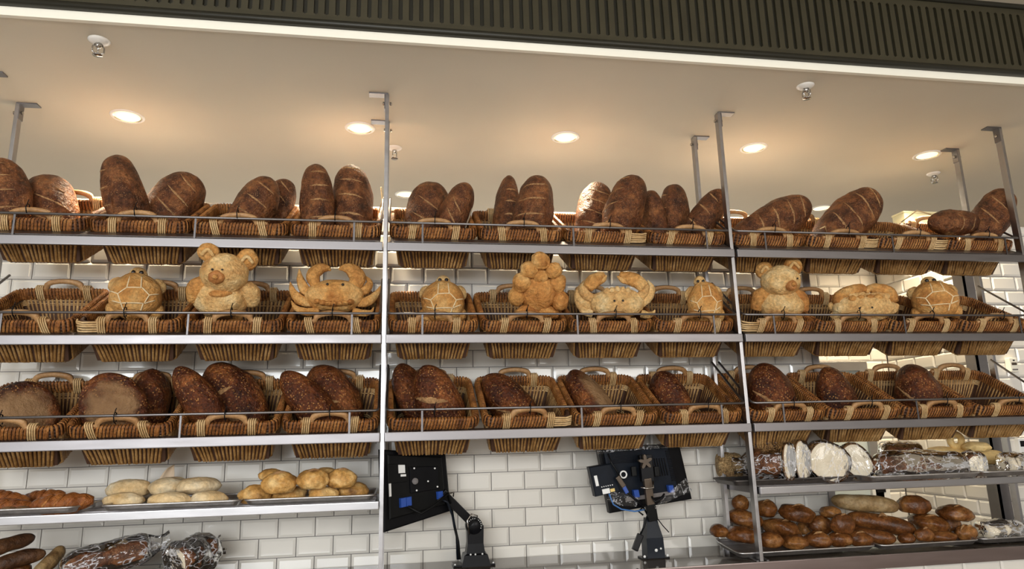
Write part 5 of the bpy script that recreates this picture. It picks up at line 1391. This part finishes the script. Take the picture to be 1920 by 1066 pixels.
b = MB(); b.rbox((-.062, -.03, 0), (.062, .035, .006), .002); b.build('base_plate', M_['black'], t)
for x, z, y, r in ((-.052, .012, -.03, .006), (.052, .012, -.03, .006), (.0, .036, -.036, .0072), (.022, .042, -.035, .0045)):
    b = MB(); b.blob((x, y, z), (r, r*.6, r), None, 2, 0); b.build('screw', M_['white'], t, True)
b = MB(); bar(b, rel(1190, 1031, 2.99), rel(1201, 1001, 3.0), .026, .02); b.build('cable_brick', M_['black'], t)
for pts, mt, r in (([rel(1201, 1001, 3.0), rel(1208, 985, 3.0), rel(1214, 965, 3.0), rel(1206, 950, 2.98), rel(1197, 958, 2.97), rel(1206, 965, 2.96)], 'black', .004),
                   ([rel(1165, 900, 2.95), rel(1174, 920, 2.95), rel(1190, 935, 2.95), rel(1207, 946, 2.95)], 'black', .0055),
                   ([rel(1142, 925, 2.95), rel(1150, 945, 2.95), rel(1165, 954, 2.95), rel(1190, 958, 2.95), rel(1208, 955, 2.96)], 'bluecable', .0032),
                   ([rel(1140, 850, 2.96), rel(1147, 868, 2.945), rel(1158, 885, 2.945), rel(1166, 900, 2.95)], 'black', .004),
                   ([rel(1233, 972, 2.98), rel(1243, 985, 2.98), rel(1254, 997, 2.98)], 'black', .0022),
                   ([rel(1246, 925, 2.96), rel(1238, 935, 2.96), rel(1228, 940, 2.96), rel(1222, 930, 2.97)], 'black', .0045)):
    b = MB(); b.tube(pts, r, 8); b.build('cable', M_[mt], t, True)
b = MB(); bar(b, rel(1157, 893, 2.945), rel(1170, 912, 2.945), .020, .014); b.build('plug', M_['brownmetal'], t); b = MB(); bar(b, rel(1168, 909, 2.945), rel(1176, 924, 2.945), .017, .012); b.build('plug', M_['blue'], t)
# film wrapped around the monitors
for rw, sd in (([(1228, 952, 2.955, 2), (1246, 938, 2.955, 5), (1268, 922, 2.96, 9), (1292, 908, 2.97, 14)], 3), ([(1120, 846, 2.955, 5), (1160, 838, 2.955, 7), (1210, 836, 2.96, 6), (1270, 834, 2.97, 4)], 9), ([(1140, 930, 2.95, 8), (1165, 935, 2.95, 12), (1195, 940, 2.955, 9)], 5)):
    b = MB(); P = [rel(*p[:3]) for p in rw]; W = [p[3]*mpp(P[0]+O) for p in rw]; vs = []; m_ = 8; N = 18
    for i in range(N+1):
        f = i/N*(len(P)-1); j = min(len(P)-2, int(f)); g = f-j; c = P[j].lerp(P[j+1], g); w = W[j]*(1-g)+W[j+1]*g; d = (P[j+1]-P[j]).normalized(); sd_ = d.cross(Vector((0, 1, 0)))
        for k in range(m_+1):
            h = k/m_*2-1; vs.append(c+sd_*(h*w)+Vector((0, .008*noise.noise(Vector((i*.6, k*.9, sd))), 0)))
    b.add(vs, [(i*(m_+1)+k, i*(m_+1)+k+1, (i+1)*(m_+1)+k+1, (i+1)*(m_+1)+k) for i in range(N) for k in range(m_)]); b.build('film_wrap', M_['wrap'], t, True)
